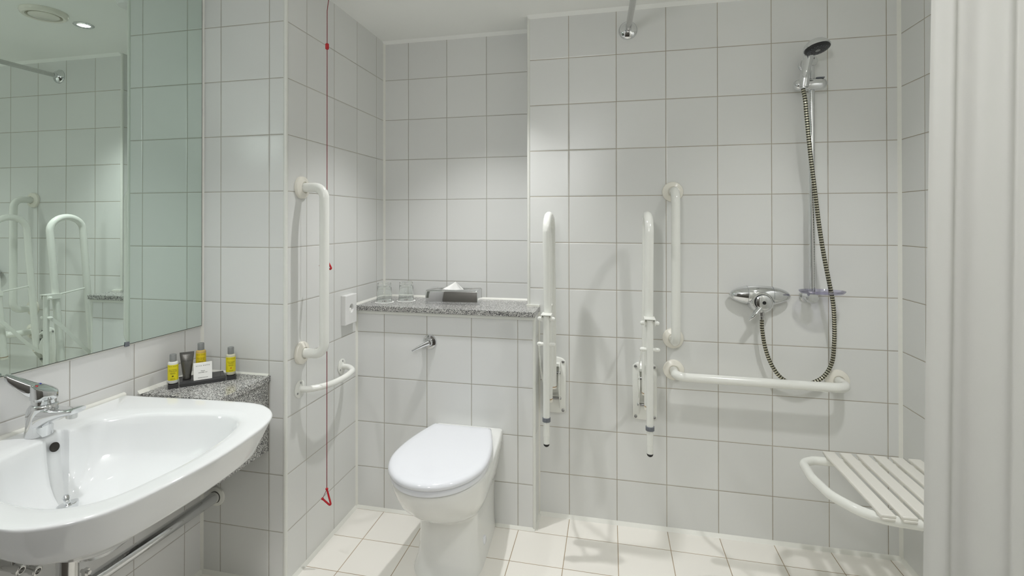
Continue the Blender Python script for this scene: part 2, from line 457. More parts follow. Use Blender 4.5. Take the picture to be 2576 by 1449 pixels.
# ------------------------------------------------------------------ ceiling fittings
def downlight(x, y, watts, rad, cone, label):
    t = thing('ceiling_downlight', (x, y, HC), label, 'light', 'recessed ceiling downlights')
    bm = B_(); lathe(bm, [(.026, 0), (.0405, 0), (.0405, -.003), (.036, -.006), (.027, -.005), (.026, -.003)], (x, y, HC), close=False); build('bezel', bm, M['chrome'], t)
    bm = B_(); lathe(bm, [(.0255, -.002), (.02, -.0045), (0, -.005)], (x, y, HC)); build('lamp_lens', bm, M['lampglass'], t)
    ld = bpy.data.lights.new('lamp', 'SPOT'); ld.energy = watts * 1.0; ld.spot_size = math.radians(cone); ld.spot_blend = 1.0; ld.shadow_soft_size = rad; ld.color = LAMP_COL
    lo = bpy.data.objects.new('lamp', ld); COL.objects.link(lo); lo.parent = t; lo.location = (0, 0, -.035)
for (x, y, w_, r_, c_), lb in zip(LAMPS, ('chrome rimmed ceiling downlight over the toilet, lit, seen in the mirror', 'chrome rimmed ceiling downlight over the washbasin', 'chrome rimmed ceiling downlight over the shower')):
    downlight(x, y, w_, r_, c_, lb)
mt, nt, b = nodemat('fill globe glow'); b.inputs['Emission Color'].default_value = (*LAMP_COL, 1); b.inputs['Emission Strength'].default_value = FILL_GLOBE; M['opal'] = mt
gx, gy, gz = -.30, -.30, HC - .32  # unseen globe added to lift walls and ceiling, not a known fitting
t = thing('added_fill_globe', (gx, gy, HC), 'glowing globe added out of view behind the camera as fill light', 'lamp')
bm = B_(); lathe(bm, [(0, 0), (.05, 0), (.05, -.02), (.03, -.028), (.004, -.03), (.004, -.215), (0, -.215)], (gx, gy, HC)); build('fill_stem', bm, M['whiteplastic'], t)
bm = B_(); sphere(bm, V(gx, gy, gz), .11, 32); build('fill_globe', bm, M['opal'], t)
t = thing('ceiling_vent', (-.53, 1.743, HC), 'round white air vent in the ceiling beside the lit downlight', 'vent')
bm = B_(); lathe(bm, [(.083, 0), (.084, -.006), (.081, -.016), (.074, -.021), (.064, -.019), (.060, -.010), (.059, 0)], (-.53, 1.743, HC), close=False, seg=48); build('vent_ring', bm, M['ivory'], t)
bm = B_(); lathe(bm, [(.012, -.001), (.012, -.014), (.053, -.014), (.054, -.018), (.050, -.0205), (0, -.022)], (-.53, 1.743, HC), close=False, seg=48); build('vent_disc', bm, M['ivory'], t)

# ------------------------------------------------------------------ emergency pull cord
xc, yc = -1.021, 1.7405
t = thing('emergency_pull_cord', (xc, yc, 0.2), 'red emergency pull cord with red triangular handles hanging by the long grab bar', 'pull cord')
bm = B_(); lathe(bm, [(.047, 0), (.047, -.006), (.043, -.022), (.03, -.028), (.006, -.029), (.004, -.04), (0, -.04)], (-.985, yc, HC), seg=40); build('ceiling_switch', bm, M['whiteplastic'], t)
bm = B_(); tube(bm, [(-.985, yc, HC - .03), (-1.012, yc, HC - .06), (xc, yc, HC - .12), (xc, yc, 1.136)], .0014, 8); tube(bm, [(xc, yc, 1.103), (xc, yc, .6), (xc, yc, .292)], .0014, 8)
build('cord', bm, M['cord'], t)
bm = B_(); lathe(bm, [(.0012, -.013), (.0065, -.009), (.0065, .009), (.0012, .013)], (xc, yc, 1.927), seg=16); build('cord_bead', bm, M['red'], t)
def tri(zt, zb, ax, wl, wr):
    """open triangle: two moulded bars, knob ends, the cord closing the third side"""
    d = V(math.cos(ax), math.sin(ax), 0); c = V(xc, yc, 0)
    top = c + V(0, 0, zt); rt = c + d * wr + V(0, 0, zb); lf = c - d * wl + V(0, 0, zb + (zt - zb) * .42)
    bm = B_(); tube(bm, fillet([top, rt, lf], .004, 6), .0034, 12); sphere(bm, top, .0052, 12); sphere(bm, lf, .0048, 12)
    o = build('triangle_handle', bm, M['red'], t)
    bm = B_(); tube(bm, [top, lf], .001, 6); build('cord', bm, M['cord'], o)
tri(1.136, 1.099, 0.0, .0275, .0215)
tri(.290, .226, 0.1, .017, .018)

# ------------------------------------------------------------------ mirror
t = thing('wall_mirror', (XA, .95, .899), 'large frameless mirror with a green tint above the washbasin', 'mirror')
bm = B_(); box(bm, (XA + .0008, .30, .899), (XA + .0058, 1.611, 2.10)); build('mirror_backing', bm, M['black'], t, smooth=False)
bm = B_(); box(bm, (XA + .0058, .3015, .9005), (XA + .0062, 1.6095, 2.0985)); build('mirror_glass', bm, M['mirror'], t, smooth=False)
for yy in (1.3095, .62):
    bm = B_(); box(bm, (XA + .0032, yy - .007, .894), (XA + .0095, yy + .007, .899)); box(bm, (XA + .0064, yy - .007, .8985), (XA + .0095, yy + .007, .908)); build('mirror_clip', bm, M['greyplastic'], t, bevel=.001)
bm = B_(); box(bm, (XA + .0003, .30, .8945), (XA + .003, 1.61, .8985)); trim(bm)

# ------------------------------------------------------------------ washbasin
YS = 1.012   # middle of the basin
RC = 1.027   # middle of the tap recess
half = [(XA, .287), (-1.30, .306), (-1.15, .319), (-1.02, .322), (-.960, .302), (-.914, .262), (-.888, .21), (-.871, .125), (-.862, 0)]
outer = [(x, YS + d) for x, d in half] + [(x, YS - d) for x, d in half[::-1][1:]]
def smooth_poly(pts, keep_back=True):
    P = catmull([V(x, y, 0) for x, y in pts], 10)
    return [(p.x, p.y) for p in P]
outer_s = smooth_poly(outer)
inner_r = [(-1.372, 1.06), (-1.342, 1.072), (-1.340, 1.11), (-1.320, 1.143), (-1.255, 1.188), (-1.15, 1.217), (-1.05, 1.237), (-.978, 1.214), (-.936, 1.14), (-.916, YS)]
inner_l = [(-.922, .92), (-.942, .825), (-.985, .775), (-1.05, .757), (-1.15, .765), (-1.255, .805), (-1.318, .872), (-1.340, .935), (-1.342, .985), (-1.372, .99)]
inn = [(V(x, y, 0)) for x, y in (inner_r[1:] + inner_l[:-1])]
inn_s = [(p.x, p.y) for p in catmull(inn, 10)]
inn_s = [(-1.370, RC + .020), (-1.370, RC + .0245), (-1.364, RC + .027), (-1.348, RC + .0285)] + inn_s + [(-1.348, RC - .0285), (-1.364, RC - .027), (-1.370, RC - .0245), (-1.370, RC - .020)]
flatn_s = [(p.x, p.y) for p in catmull(inn, 10)]
CB = (-1.17, YS)
def ray_r(poly, a):
    dx, dy = math.cos(a), math.sin(a); best = None
    n = len(poly)
    for i in range(n):
        x1, y1 = poly[i][0] - CB[0], poly[i][1] - CB[1]; x2, y2 = poly[(i+1) % n][0] - CB[0], poly[(i+1) % n][1] - CB[1]
        den = dx * (y2 - y1) - dy * (x2 - x1)
        if abs(den) < 1e-12: continue
        t_ = (x1 * (y2 - y1) - y1 * (x2 - x1)) / den; s_ = (x1 * dy - y1 * dx) / den
        if t_ > 0 and -1e-9 <= s_ <= 1 + 1e-9 and (best is None or t_ > best): best = t_
    return best
NB = 288
angs = []
for k in range(NB): angs.append(2 * math.pi * k / NB)
# denser rays around the tap recess (direction pi)
extra = [math.atan2(RC + d - YS, -1.358 - CB[0]) for q in (-1, 1) for d in [q * (.019 + .0012 * k) for k in range(10)]]
angs = sorted(set([round(a % (2 * math.pi), 5) for a in angs + extra]))
RO = [ray_r(outer_s, a) for a in angs]; RI = [ray_r(inn_s, a) for a in angs]; RIF = [ray_r(flatn_s, a) for a in angs]
def lp(rs, z): return [V(CB[0] + r * math.cos(a), CB[1] + r * math.sin(a), z) for r, a in zip(rs, angs)]
ZR = .747
DR = V(-1.262, .985, 0)   # waste outlet
def bowl(f, z, back=1.0):
    """shrink the inner outline towards the outlet"""
    pts = []
    for a, r, rf in zip(angs, RI, RIF):
        p = V(CB[0] + r * math.cos(a), CB[1] + r * math.sin(a), 0)
        q = DR + (p - DR) * f
        pts.append(V(q.x, q.y, z))
    return pts
def outer_off(dx, z):
    pts = []
    for a, r in zip(angs, RO):
        p = V(CB[0] + r * math.cos(a), CB[1] + r * math.sin(a), z)
        wall_w = min(1, max(0, (p.x - XA) / .12))
        k = 1 - dx / r * wall_w
        pts.append(V(max(CB[0] + (p.x - CB[0]) * k, XA + .0005), CB[1] + (p.y - CB[1]) * k, z))
    return pts
loops = [outer_off(.20, .565), outer_off(.13, .608), outer_off(.085, .644), outer_off(.054, .6525), outer_off(.046, .656), outer_off(.0415, .662), outer_off(.032, .682), outer_off(.018, .708), outer_off(.007, .730), outer_off(.0025, .7385), outer_off(.0005, .7425), outer_off(.0025, .7460), outer_off(.008, ZR), outer_off(.02, ZR + .0003),
         lp([i + (o - i) * .35 for i, o in zip(RI, RO)], ZR), lp([i + .008 for i in RI], ZR - .0007), lp([i + .002 for i in RI], ZR - .003), bowl(.99, ZR - .008), bowl(.965, ZR - .026), bowl(.93, ZR - .052), bowl(.87, ZR - .084), bowl(.77, ZR - .112), bowl(.62, ZR - .134), bowl(.42, ZR - .150), bowl(.22, ZR - .160), bowl(.10, ZR - .164), bowl(.04, ZR - .165)]
t = thing('washbasin', (XA, YS, .60), 'white ceramic wall hung washbasin with a wide rounded rim below the mirror', 'washbasin')
bm = B_(); loft(bm, loops, True, True); build('basin', bm, M['ceramic'], t, angle=60)
bm = B_(); lathe(bm, [(.0115, -.002), (.0115, .0006), (.0, .0008)], (-1.3560, RC - .001, .714), (1, 0, .18), seg=28); build('overflow_hole', bm, M['darkhole'], t)
ctr = V(DR.x + .004, DR.y, ZR - .158); pax = V(-.22, -.05, 1).normalized()
bm = B_(); lathe(bm, [(0, .0), (.018, 0), (.021, .012), (.0225, .0145), (.0225, .0165), (.0215, .018), (.007, .0185), (.0065, .024), (.0055, .026), (.0065, .028), (.0085, .033), (.006, .038), (0, .0395)], ctr, pax, seg=32); build('waste_plug', bm, M['chrome'], t)
bm = B_(); lathe(bm, [(.023, .0025), (.027, .003), (.029, .0015), (.029, .0005)], (DR.x, DR.y, ZR - .1648), seg=32, close=False); build('waste_ring', bm, M['chromedull'], t)
bm = B_(); tube(bm, [(XA + .006, YS - .29, ZR + .001), (XA + .006, YS + .29, ZR + .001)], .008, 10); build('sealant_bead', bm, M['caulk'], t)

# ------------------------------------------------------------------ basin tap
tx, ty = -1.390, 1.013
t = thing('basin_mixer_tap', (tx, ty, ZR), 'chrome single lever mixer tap on the washbasin', 'tap')
def ell(cx, cy, rx, ry, z, n=40, ph=0): return [V(cx + rx * math.cos(2 * math.pi * k / n + ph), cy + ry * math.sin(2 * math.pi * k / n + ph), z) for k in range(n)]
TC = tx + .017
bm = B_()
loft(bm, [ell(tx, ty, .0290, .0285, ZR + .0004), ell(tx, ty, .0290, .0285, ZR + .004), ell(tx + .003, ty, .0280, .0275, ZR + .025), ell(tx + .008, ty, .0275, .0272, ZR + .05), ell(TC, ty, .0295, .0288, ZR + .070), ell(TC, ty, .0292, .0286, ZR + .0775), ell(TC, ty, .0255, .0255, ZR + .0805)])
build('tap_body', bm, M['chrome'], t, angle=50)
bm = B_()
def spsec(x, zt, zb, hw):
    zc, hh = (zt + zb) / 2, (zt - zb) / 2; L = []
    for k in range(24):
        a = 2 * math.pi * k / 24; c, s = math.cos(a), math.sin(a)
        L.append(V(x, ty + hw * math.copysign(abs(c) ** .55, c), zc + hh * math.copysign(abs(s) ** .6, s)))
    return L
loft(bm, [spsec(tx - .010, ZR + .076, ZR + .004, .0245), spsec(tx + .014, ZR + .0755, ZR + .014, .0262), spsec(tx + .035, ZR + .0725, ZR + .030, .0258), spsec(tx + .06, ZR + .0715, ZR + .044, .0240), spsec(tx + .085, ZR + .0735, ZR + .054, .0225), spsec(tx + .108, ZR + .0765, ZR + .060, .0218), spsec(tx + .120, ZR + .0780, ZR + .063, .0210), spsec(tx + .125, ZR + .0770, ZR + .067, .0185)])
build('spout', bm, M['chrome'], t, angle=60)
bm = B_(); lathe(bm, [(.0120, .006), (.0120, -.005), (.0105, -.006), (0, -.006)], (tx + .104, ty, ZR + .057), (0.1, 0, 1), seg=24); build('aerator', bm, M['chromedull'], t)
ld_ = V(-.80, -.60, 0).normalized(); pl = V(-ld_.y, ld_.x, 0)
c0 = V(TC, ty, ZR)
def lsec(d, zt, zb, hw):
    L = []
    for k in range(20):
        a = 2 * math.pi * k / 20; c, s = math.cos(a), math.sin(a)
        L.append(c0 + ld_ * d + pl * hw * math.copysign(abs(c) ** .3, c) + V(0, 0, (zt + zb) / 2 + (zt - zb) / 2 * math.copysign(abs(s) ** .3, s)))
    return L
def cap_ring(r, z, slope):
    L = []
    for k in range(48):
        r_ = r * .94; o_ = V(r_ * math.cos(2 * math.pi * k / 48), r_ * math.sin(2 * math.pi * k / 48), 0)
        L.append(c0 + o_ + V(0, 0, z + slope * o_.dot(ld_)))
    return L
bm = B_(); loft(bm, [cap_ring(.0255, .0805, 0), cap_ring(.0270, .0815, 0), cap_ring(.0270, .0900, 0), cap_ring(.0285, .0925, 0), cap_ring(.0298, .0935, 0), cap_ring(.0300, .0950, 0), cap_ring(.0300, .1170, .46), cap_ring(.0295, .1188, .46), cap_ring(.0280, .1198, .46), cap_ring(.0200, .1214, .46), cap_ring(.0100, .1220, .46), cap_ring(.0010, .1222, .46)]); build('lever_cap', bm, M['chrome'], t, angle=28)
bm = B_(); loft(bm, [lsec(.006, .1235, .103, .0180), lsec(.016, .1290, .101, .0178), lsec(.026, .1345, .101, .0165), lsec(.034, .1385, .1045, .0150), lsec(.055, .1500, .125, .0130), lsec(.066, .1565, .1365, .0122), lsec(.071, .1590, .1430, .0115), lsec(.0745, .1595, .147, .0092), lsec(.0755, .1575, .150, .0060)]); build('lever', bm, M['chrome'], t, angle=45)
for s_, mm, nm in ((1, 'red', 'hot_mark'), (-1, 'blue', 'cold_mark')):
    p = c0 + ld_ * .012 + pl * s_ * .0110 + V(0, 0, .1262)
    bm = B_(); sphere(bm, p, .0040, 12, (1, 1, .5)); build(nm, bm, M[mm], t)

# ------------------------------------------------------------------ pipes under the basin
xp, zp = -1.392, .283
t = thing('waste_pipe', (xp, 1.25, .26), 'chrome waste pipe running along the wall below the washbasin', 'pipe')
bm = B_(); tube(bm, [(xp, .45, zp + .02), (xp, 1.6185, zp)], .0195, 24); build('pipe_run', bm, M['chrome'], t)
bm = B_(); lathe(bm, [(.0205, 0), (.034, 0), (.033, .006), (.0215, .009)], (xp, 1.6195, zp), (0, -1, 0), seg=28, close=False); build('wall_collar', bm, M['caulk'], t)
yk = 1.135
bm = B_(); lathe(bm, [(.0205, -.007), (.0235, -.007), (.0235, .007), (.0205, .007)], (xp, yk, zp + .009), (0, 1, 0), seg=28, close=False); box(bm, (xp - .006, yk - .007, zp + .03), (xp + .006, yk + .007, zp + .05)); lathe(bm, [(.005, -.014), (.005, .014)], (xp, yk, zp + .043), (1, 0, 0), seg=12); build('pipe_clamp', bm, M['chromedull'], t)
t = thing('basin_trap', (-1.262, .985, .30), 'upright brushed chrome waste trap below the middle of the washbasin', 'pipe')
bm = B_(); tube(bm, [(-1.262, .985, .563), (-1.262, .985, .33)], .022, 28); build('trap_tube', bm, M['chromedull'], t)
bm = B_(); tube(bm, fillet([(-1.262, .985, .36), (-1.262, .985, .30), (-1.345, .985, .292), (-1.3705, .985, .292)], .025), .0185, 20); build('trap_elbow', bm, M['chromedull'], t)
for k, (yy, zz) in enumerate(((.970, .441), (1.007, .415))):
    t = thing('angle_valve', (XA, yy, zz), ('small chrome isolating valve under the left end of the washbasin, the left one', 'small chrome isolating valve under the left end of the washbasin, nearer the trap')[k], 'valve', 'isolating valves under the washbasin')
    bm = B_(); tube(bm, [(XA + .001, yy, zz), (-1.400, yy, zz)], .010, 16); build('valve_body', bm, M['chromedull'], t)
    bm = B_(); lathe(bm, [(.012, 0), (.012, .016), (.009, .018), (.007, .018), (.007, .010), (0, .010)], (-1.400, yy, zz), (1, 0, -.15), seg=20); build('valve_spindle', bm, M['chromedull'], t)
    bm = B_(); tube(bm, [(-1.408, yy, zz + .008), (-1.408, yy, .552)], .005, 10); build('supply_tube', bm, M['chromedull'], t)

# ------------------------------------------------------------------ granite corner ledge
GX, GY, GT = -1.178, 1.372, .7335
t = thing('granite_ledge', (XA, YB, .47), 'speckled grey granite boxed ledge in the corner behind the washbasin', 'ledge')
bm = B_(); box(bm, (XA + .0005, GY - .008, GT - .019), (GX + .008, YB - .0005, GT)); build('ledge_top', bm, M['granite'], t, bevel=.0012)
bm = B_(); box(bm, (GX - .018, GY, .468), (GX, YB - .0005, GT - .0195)); build('side_panel', bm, M['granite'], t, bevel=.001)
bm = B_(); box(bm, (XA + .0005, GY, .468), (GX - .0185, GY + .018, GT - .0195)); build('front_panel', bm, M['granite'], t, bevel=.001)
trim(floor_strip((XA, GY - .02), (XA, YB), (1, 0), GT, .010))
trim(floor_strip((XA, YB), (GX, YB), (0, -1), GT, .006))

# ------------------------------------------------------------------ toiletries on the ledge
P0 = V(-1.397, 1.406, GT); U = V(.681, .734, 0).normalized(); Wd = V(-.734, .681, 0).normalized()
def tp(s, w, z=0): return P0 + U * s + Wd * w + V(0, 0, z)
TM = Matrix((U, Wd, V(0, 0, 1))).transposed().to_4x4()
t = thing('toiletries_tray', tp(.105, .03), 'dark smoked acrylic display tray with clear ends on the granite ledge', 'tray')
def wedge(bm, s0, s1, prof):
    a = [bm.verts.new(tp(s0, w, z)) for w, z in prof]; b = [bm.verts.new(tp(s1, w, z)) for w, z in prof]
    n = len(prof); bm.faces.new(a); bm.faces.new(b[::-1])
    for i in range(n): bm.faces.new((a[i], b[i], b[(i+1) % n], a[(i+1) % n]))
bm = B_(); wedge(bm, .036, .170, [(.002, .0002), (.060, .0002), (.060, .021), (.012, .0165), (.002, .011)]); build('tray_bed', bm, M['acrylicdark'], t, smooth=False)
bm = B_(); wedge(bm, .082, .120, [(.027, .0206), (.0605, .0212), (.0605, .0355), (.027, .0355)]); build('tray_step', bm, M['acrylicdark'], t, smooth=False)
for s0, s1 in ((.0, .0345), (.1715, .206)):
    bm = B_(); wedge(bm, s0 + .003, s1 - .003, [(.003, .0002), (.04, .0002), (.04, .0155), (.003, .0125)]); build('bottle_seat', bm, M['acrylicdark'], t, smooth=False)
    bm = B_(); wedge(bm, s0, s0 + .0025, [(0, .0002), (.045, .0002), (.045, .019), (0, .0155)]); wedge(bm, s1 - .0025, s1, [(0, .0002), (.045, .0002), (.045, .019), (0, .0155)]); build('clear_end', bm, M['acrylic'], t, smooth=False)
FACE = (V(0, 0, CZ) - tp(.1, .03)); FACE.z = 0; FACE = FACE.normalized()
def face_mat(base, ang=0):
    n = Matrix.Rotation(ang, 3, 'Z') @ FACE; r = V(0, 0, 1).cross(n)
    return Matrix((r, V(0, 0, 1), n)).transposed().to_4x4(), n
def bottle(s, w, z, body, lab, name, lines, emblem, label, r=.0152):
    b = tp(s, w, z); t = thing('toiletry_bottle', b, label, 'bottle', 'toiletry bottles on the tray')
    bm = B_(); lathe(bm, [(0, 0), (r * .72, 0), (r * .93, .002), (r, .006), (r, .066), (r * .95, .069), (r * .72, .0715), (r * .55, .072)], b, seg=36); build('bottle_body', bm, body, t)
    bm = B_(); lathe(bm, [(r * .55, .0715), (r * .66, .072), (r * .66, .0935), (r * .60, .095), (0, .0953)], b, seg=28); build('bottle_cap', bm, M['cap'], t)
    mt4, n = face_mat(b)
    bm = B_(); rr = r + .0003; k0 = 22; rings = []
    for i in range(k0 + 1):
        a = -1.75 + 3.5 * i / k0; d = Matrix.Rotation(a, 3, 'Z') @ n
        rings.append((bm.verts.new(b + d * rr + V(0, 0, .012)), bm.verts.new(b + d * rr + V(0, 0, .0625))))
    for p, q in zip(rings, rings[1:]): bm.faces.new((p[0], q[0], q[1], p[1]))
    lo = build('bottle_label', bm, lab, t)
    bm = B_()
    for body_t, z_, sz in [('A C C A   K A P P A', .0575, .0036), ('Green Mandarin', .0465, .0036)] + lines:
        merge(bm, text_bm(body_t, sz, Matrix.Translation(b + n * (rr + .0001) + V(0, 0, z_)) @ mt4, bend=rr))
    for z_, wd in ((.0365, .013), (.0345, .017), (.0325, .014), (.0175, .013), (.0155, .015)):
        for q in range(6):
            a0 = (-.5 + q / 6) * wd / rr; a1 = a0 + wd / rr / 7.5
            vs = [bm.verts.new(b + (Matrix.Rotation(a, 3, 'Z') @ n) * (rr + .0002) + V(0, 0, z_ + dz)) for a, dz in ((a0, 0), (a1, 0), (a1, .0007), (a0, .0007))]
            bm.faces.new(vs)
    build('label_print', bm, M['ink'], lo, smooth=False)
    bm = B_()
    for a in range(5):
        an = math.radians(20 + a * 35); c = V(math.cos(an), math.sin(an), 0)
        q = V(-c.y, c.x, 0)
        vs = [V(0, 0, .0003), c * .0022 + q * .0008 + V(0, 0, .0003), c * .0036 + V(0, 0, .0003), c * .0022 - q * .0008 + V(0, 0, .0003)]
        bm.faces.new([bm.verts.new(x) for x in vs])
    vs = [V(-.0025, -.0012, .0003), V(-.002, -.0018, .0003), V(.002, .0003, .0003), V(.0018, .0008, .0003)]
    bm.faces.new([bm.verts.new(x) for x in vs])
    bmesh.ops.transform(bm, matrix=Matrix.Translation(b + n * (rr + .0002) + V(0, 0, .025)) @ mt4, verts=bm.verts)
    build('leaf_emblem', bm, M[emblem], lo, smooth=False)
bottle(.0175, .021, .0142, M['bottlewhite'], M['yellow'], 'conditioner', [('CONDITIONER', .0415, .0036)], 'ink', 'white bottle with yellow label and black leaf, leftmost on the tray')
bottle(.100, .044, .0357, M['bottleamber'], M['yellow2'], 'gel', [('SHOWER GEL', .0415, .0036)], 'ink', 'amber bottle with yellow label standing behind the white square box', r=.0155)
bottle(.189, .021, .0142, M['bottleclear'], M['yellow'], 'shampoo', [('SHAMPOO', .0415, .0036)], 'orangeink', 'pale bottle with yellow label and orange leaf, rightmost on the tray')
# crimped tube standing on its cap
b = tp(.058, .034, .0190)
t = thing('toiletry_tube', b, 'dark silver grey crimped tube between two bottles on the tray', 'tube')
mt4, n = face_mat(b)
def tsec(z, a, c, k=36): return [mt4.to_3x3() @ V(a * math.cos(2 * math.pi * i / k), 0, c * math.sin(2 * math.pi * i / k)) + b + V(0, 0, z) for i in range(k)]
bm = B_(); loft(bm, [tsec(.013, .0125, .0125), tsec(.02, .0138, .0132), tsec(.035, .0155, .012), tsec(.055, .0178, .0092), tsec(.07, .0196, .0055), tsec(.080, .0208, .0016), tsec(.083, .021, .0008), tsec(.089, .0212, .0008)]); build('tube_body', bm, M['tube'], t, angle=60)
bm = B_(); lathe(bm, [(0, 0), (.012, 0), (.0125, .001), (.0128, .0125), (.012, .013)], b, seg=32); build('tube_cap', bm, M['tube'], t)
bm = B_(); merge(bm, text_bm('A C C A   K A P P A', .0037, Matrix.Translation(b + n * .0098 + V(0, 0, .061)) @ Matrix.Rotation(0, 4, 'Z') @ mt4))
for i in range(7):
    merge(bm, text_bm('lorem'[:0] or '- - - - - -', .003, Matrix.Translation(b + n * (.0128 - max(0, (.05 - .004 * i) - .035) * .14) + V(0, 0, .05 - .004 * i)) @ mt4))
build('tube_print', bm, M['ink'], t, smooth=False)
# boxed shower cap leaning on the tray
bx = tp(.103, .0075, .0); tilt = math.radians(8)
t = thing('shower_cap_box', bx, 'white square cardboard shower cap box leaning at the front of the tray', 'box')
n0 = -Wd; BM = Matrix.Translation(bx + V(0, 0, .0145)) @ Matrix((U, V(0, 0, 1), n0)).transposed().to_4x4() @ Matrix.Rotation(-tilt, 4, 'X')
bm = B_(); box(bm, (-.0275, 0, -.009), (.0275, .056, 0), BM); build('carton', bm, M['paper'], t, bevel=.0006)
bm = B_()
for body_t, y_, sz in (('A C C A   K A P P A', .046, .0048), ('Deluxe', .029, .0042), ('SHOWER CAP', .0235, .0042), ('CUFFIA DOCCIA', .007, .0040)):
    merge(bm, text_bm(body_t, sz, BM @ Matrix.Translation((0, y_, .0002))))
build('carton_print', bm, M['ink'], t, smooth=False)

# ------------------------------------------------------------------ long and short rails on the pier
def bolt_flange(bm, c, ax, r=.042):
    lathe(bm, [(0, 0.0), (r, 0.0), (r, .006), (r * .95, .011), (r * .62, .0165), (.0215, .0175), (.0215, .014), (0, .014)], c, ax, seg=44)
def grab_rail(name, pts, ax, label, cat='grab bar', r=.0175, fr=.05, wall_off=.0006):
    a, b = Vector(pts[0]), Vector(pts[-1]); ax = Vector(ax)
    t = thing(name, (a + b) / 2, label, cat, 'white wall grab bars')
    bm = B_(); tube(bm, fillet([a + ax * .0145] + pts[1:-1] + [b + ax * .0145], fr, 12), r, 28); build('bar', bm, M['enamel'], t)
    for c in (a, b):
        bm = B_(); bolt_flange(bm, c + ax * wall_off, ax); build('flange', bm, M['ivory'], t)
    return t
grab_rail('grab_rail', [(XC, 1.711, 1.403), (-1.0145, 1.711, 1.403), (-1.0145, 1.711, .795), (XC, 1.711, .795)], (1, 0, 0), 'long white vertical grab bar on the pier wall beside the red cord')
YR = YF - .105
grab_rail('grab_rail', [(.252, YF, 1.399), (.252, YR, 1.399), (.252, YR, .795), (.252, YF, .795)], (0, -1, 0), 'white vertical grab bar on the shower wall right of the folding support rails')
grab_rail('grab_rail', [(.254, YF, .665), (.254, YR, .665), (.855, YR, .662), (.855, YF, .662)], (0, -1, 0), 'long white horizontal grab bar on the shower wall under the shower valve')
t = thing('towel_rail', (XC, 1.857, .664), 'short white bowed horizontal rail on the pier wall below the white dispenser', 'rail')
bm = B_(); tube(bm, catmull([(XC + .004, 1.703, .665), (XC + .035, 1.708, .665), (XC + .068, 1.745, .665), (XC + .086, 1.80, .665), (XC + .091, 1.857, .665), (XC + .086, 1.915, .664), (XC + .072, 1.968, .664), (XC + .036, 2.006, .664), (XC + .004, 2.010, .664)], 8), .0115, 20); build('bar', bm, M['enamel'], t)
for yy in (1.703, 2.010):
    bm = B_(); lathe(bm, [(0, 0.0006), (.032, .0006), (.032, .003), (.028, .005), (.014, .0065), (.012, .009), (0, .009)], (XC, yy, .6645), (1, 0, 0), seg=32); f = build('flange', bm, M['enamel'], t)
    for a in (90, 210, 330):
        p = V(XC + .0045, yy + .0225 * math.cos(math.radians(a)), .6645 + .0225 * math.sin(math.radians(a)))
        bm = B_(); lathe(bm, [(0, 0), (.0042, 0), (.0038, .002), (0, .0026)], p, (1, 0, 0), seg=14); build('screw', bm, M['screw'], f)

# ------------------------------------------------------------------ hygiene bag dispenser
t = thing('bag_dispenser', (XC, 2.052, .838), 'white wall dispenser box with a round opening beside the granite shelf', 'dispenser')
bm = B_(); y0, y1, z0, z1, d = 2.004, 2.101, .838, .962, .023
hc, hr, K = (2.055, .904), .019, 32
fr_, bk = [], []
outer_pts = []
for k in range(K):
    a = 2 * math.pi * k / K; c, s = math.cos(a), math.sin(a)
    q = max(abs(c) / ((y1 - y0) / 2), abs(s) / ((z1 - z0) / 2)); outer_pts.append(((y0 + y1) / 2 + c / q, (z0 + z1) / 2 + s / q))
ring = lambda x, P: [bm.verts.new((x, p[0], p[1])) for p in P]
hole = [(hc[0] + hr * math.cos(2 * math.pi * k / K), hc[1] + hr * math.sin(2 * math.pi * k / K)) for k in range(K)]
# exact corners
corner_ids = {}
for cy_, cz_ in ((y1, z1), (y0, z1), (y0, z0), (y1, z0)):
    k = min(range(K), key=lambda i: (outer_pts[i][0] - cy_) ** 2 + (outer_pts[i][1] - cz_) ** 2); outer_pts[k] = (cy_, cz_)
rings = [ring(XC + .0005, outer_pts), ring(XC + d - .002, outer_pts), ring(XC + d, [((y0 + y1) / 2 + (p[0] - (y0 + y1) / 2) * .97, (z0 + z1) / 2 + (p[1] - (z0 + z1) / 2) * .975) for p in outer_pts]), ring(XC + d, hole), ring(XC + .006, hole)]
for a_, b_ in zip(rings, rings[1:]):
    for k in range(K): bm.faces.new((a_[k], a_[(k+1) % K], b_[(k+1) % K], b_[k]))
bm.faces.new(rings[0]); bm.faces.new(rings[-1])
build('dispenser_case', bm, M['whiteplastic'], t, angle=30)
bm = B_(); box(bm, (XC + .0065, 2.042, .888), (XC + .016, 2.068, .905), None); build('paper_bag', bm, M['paper'], t, bevel=.003)

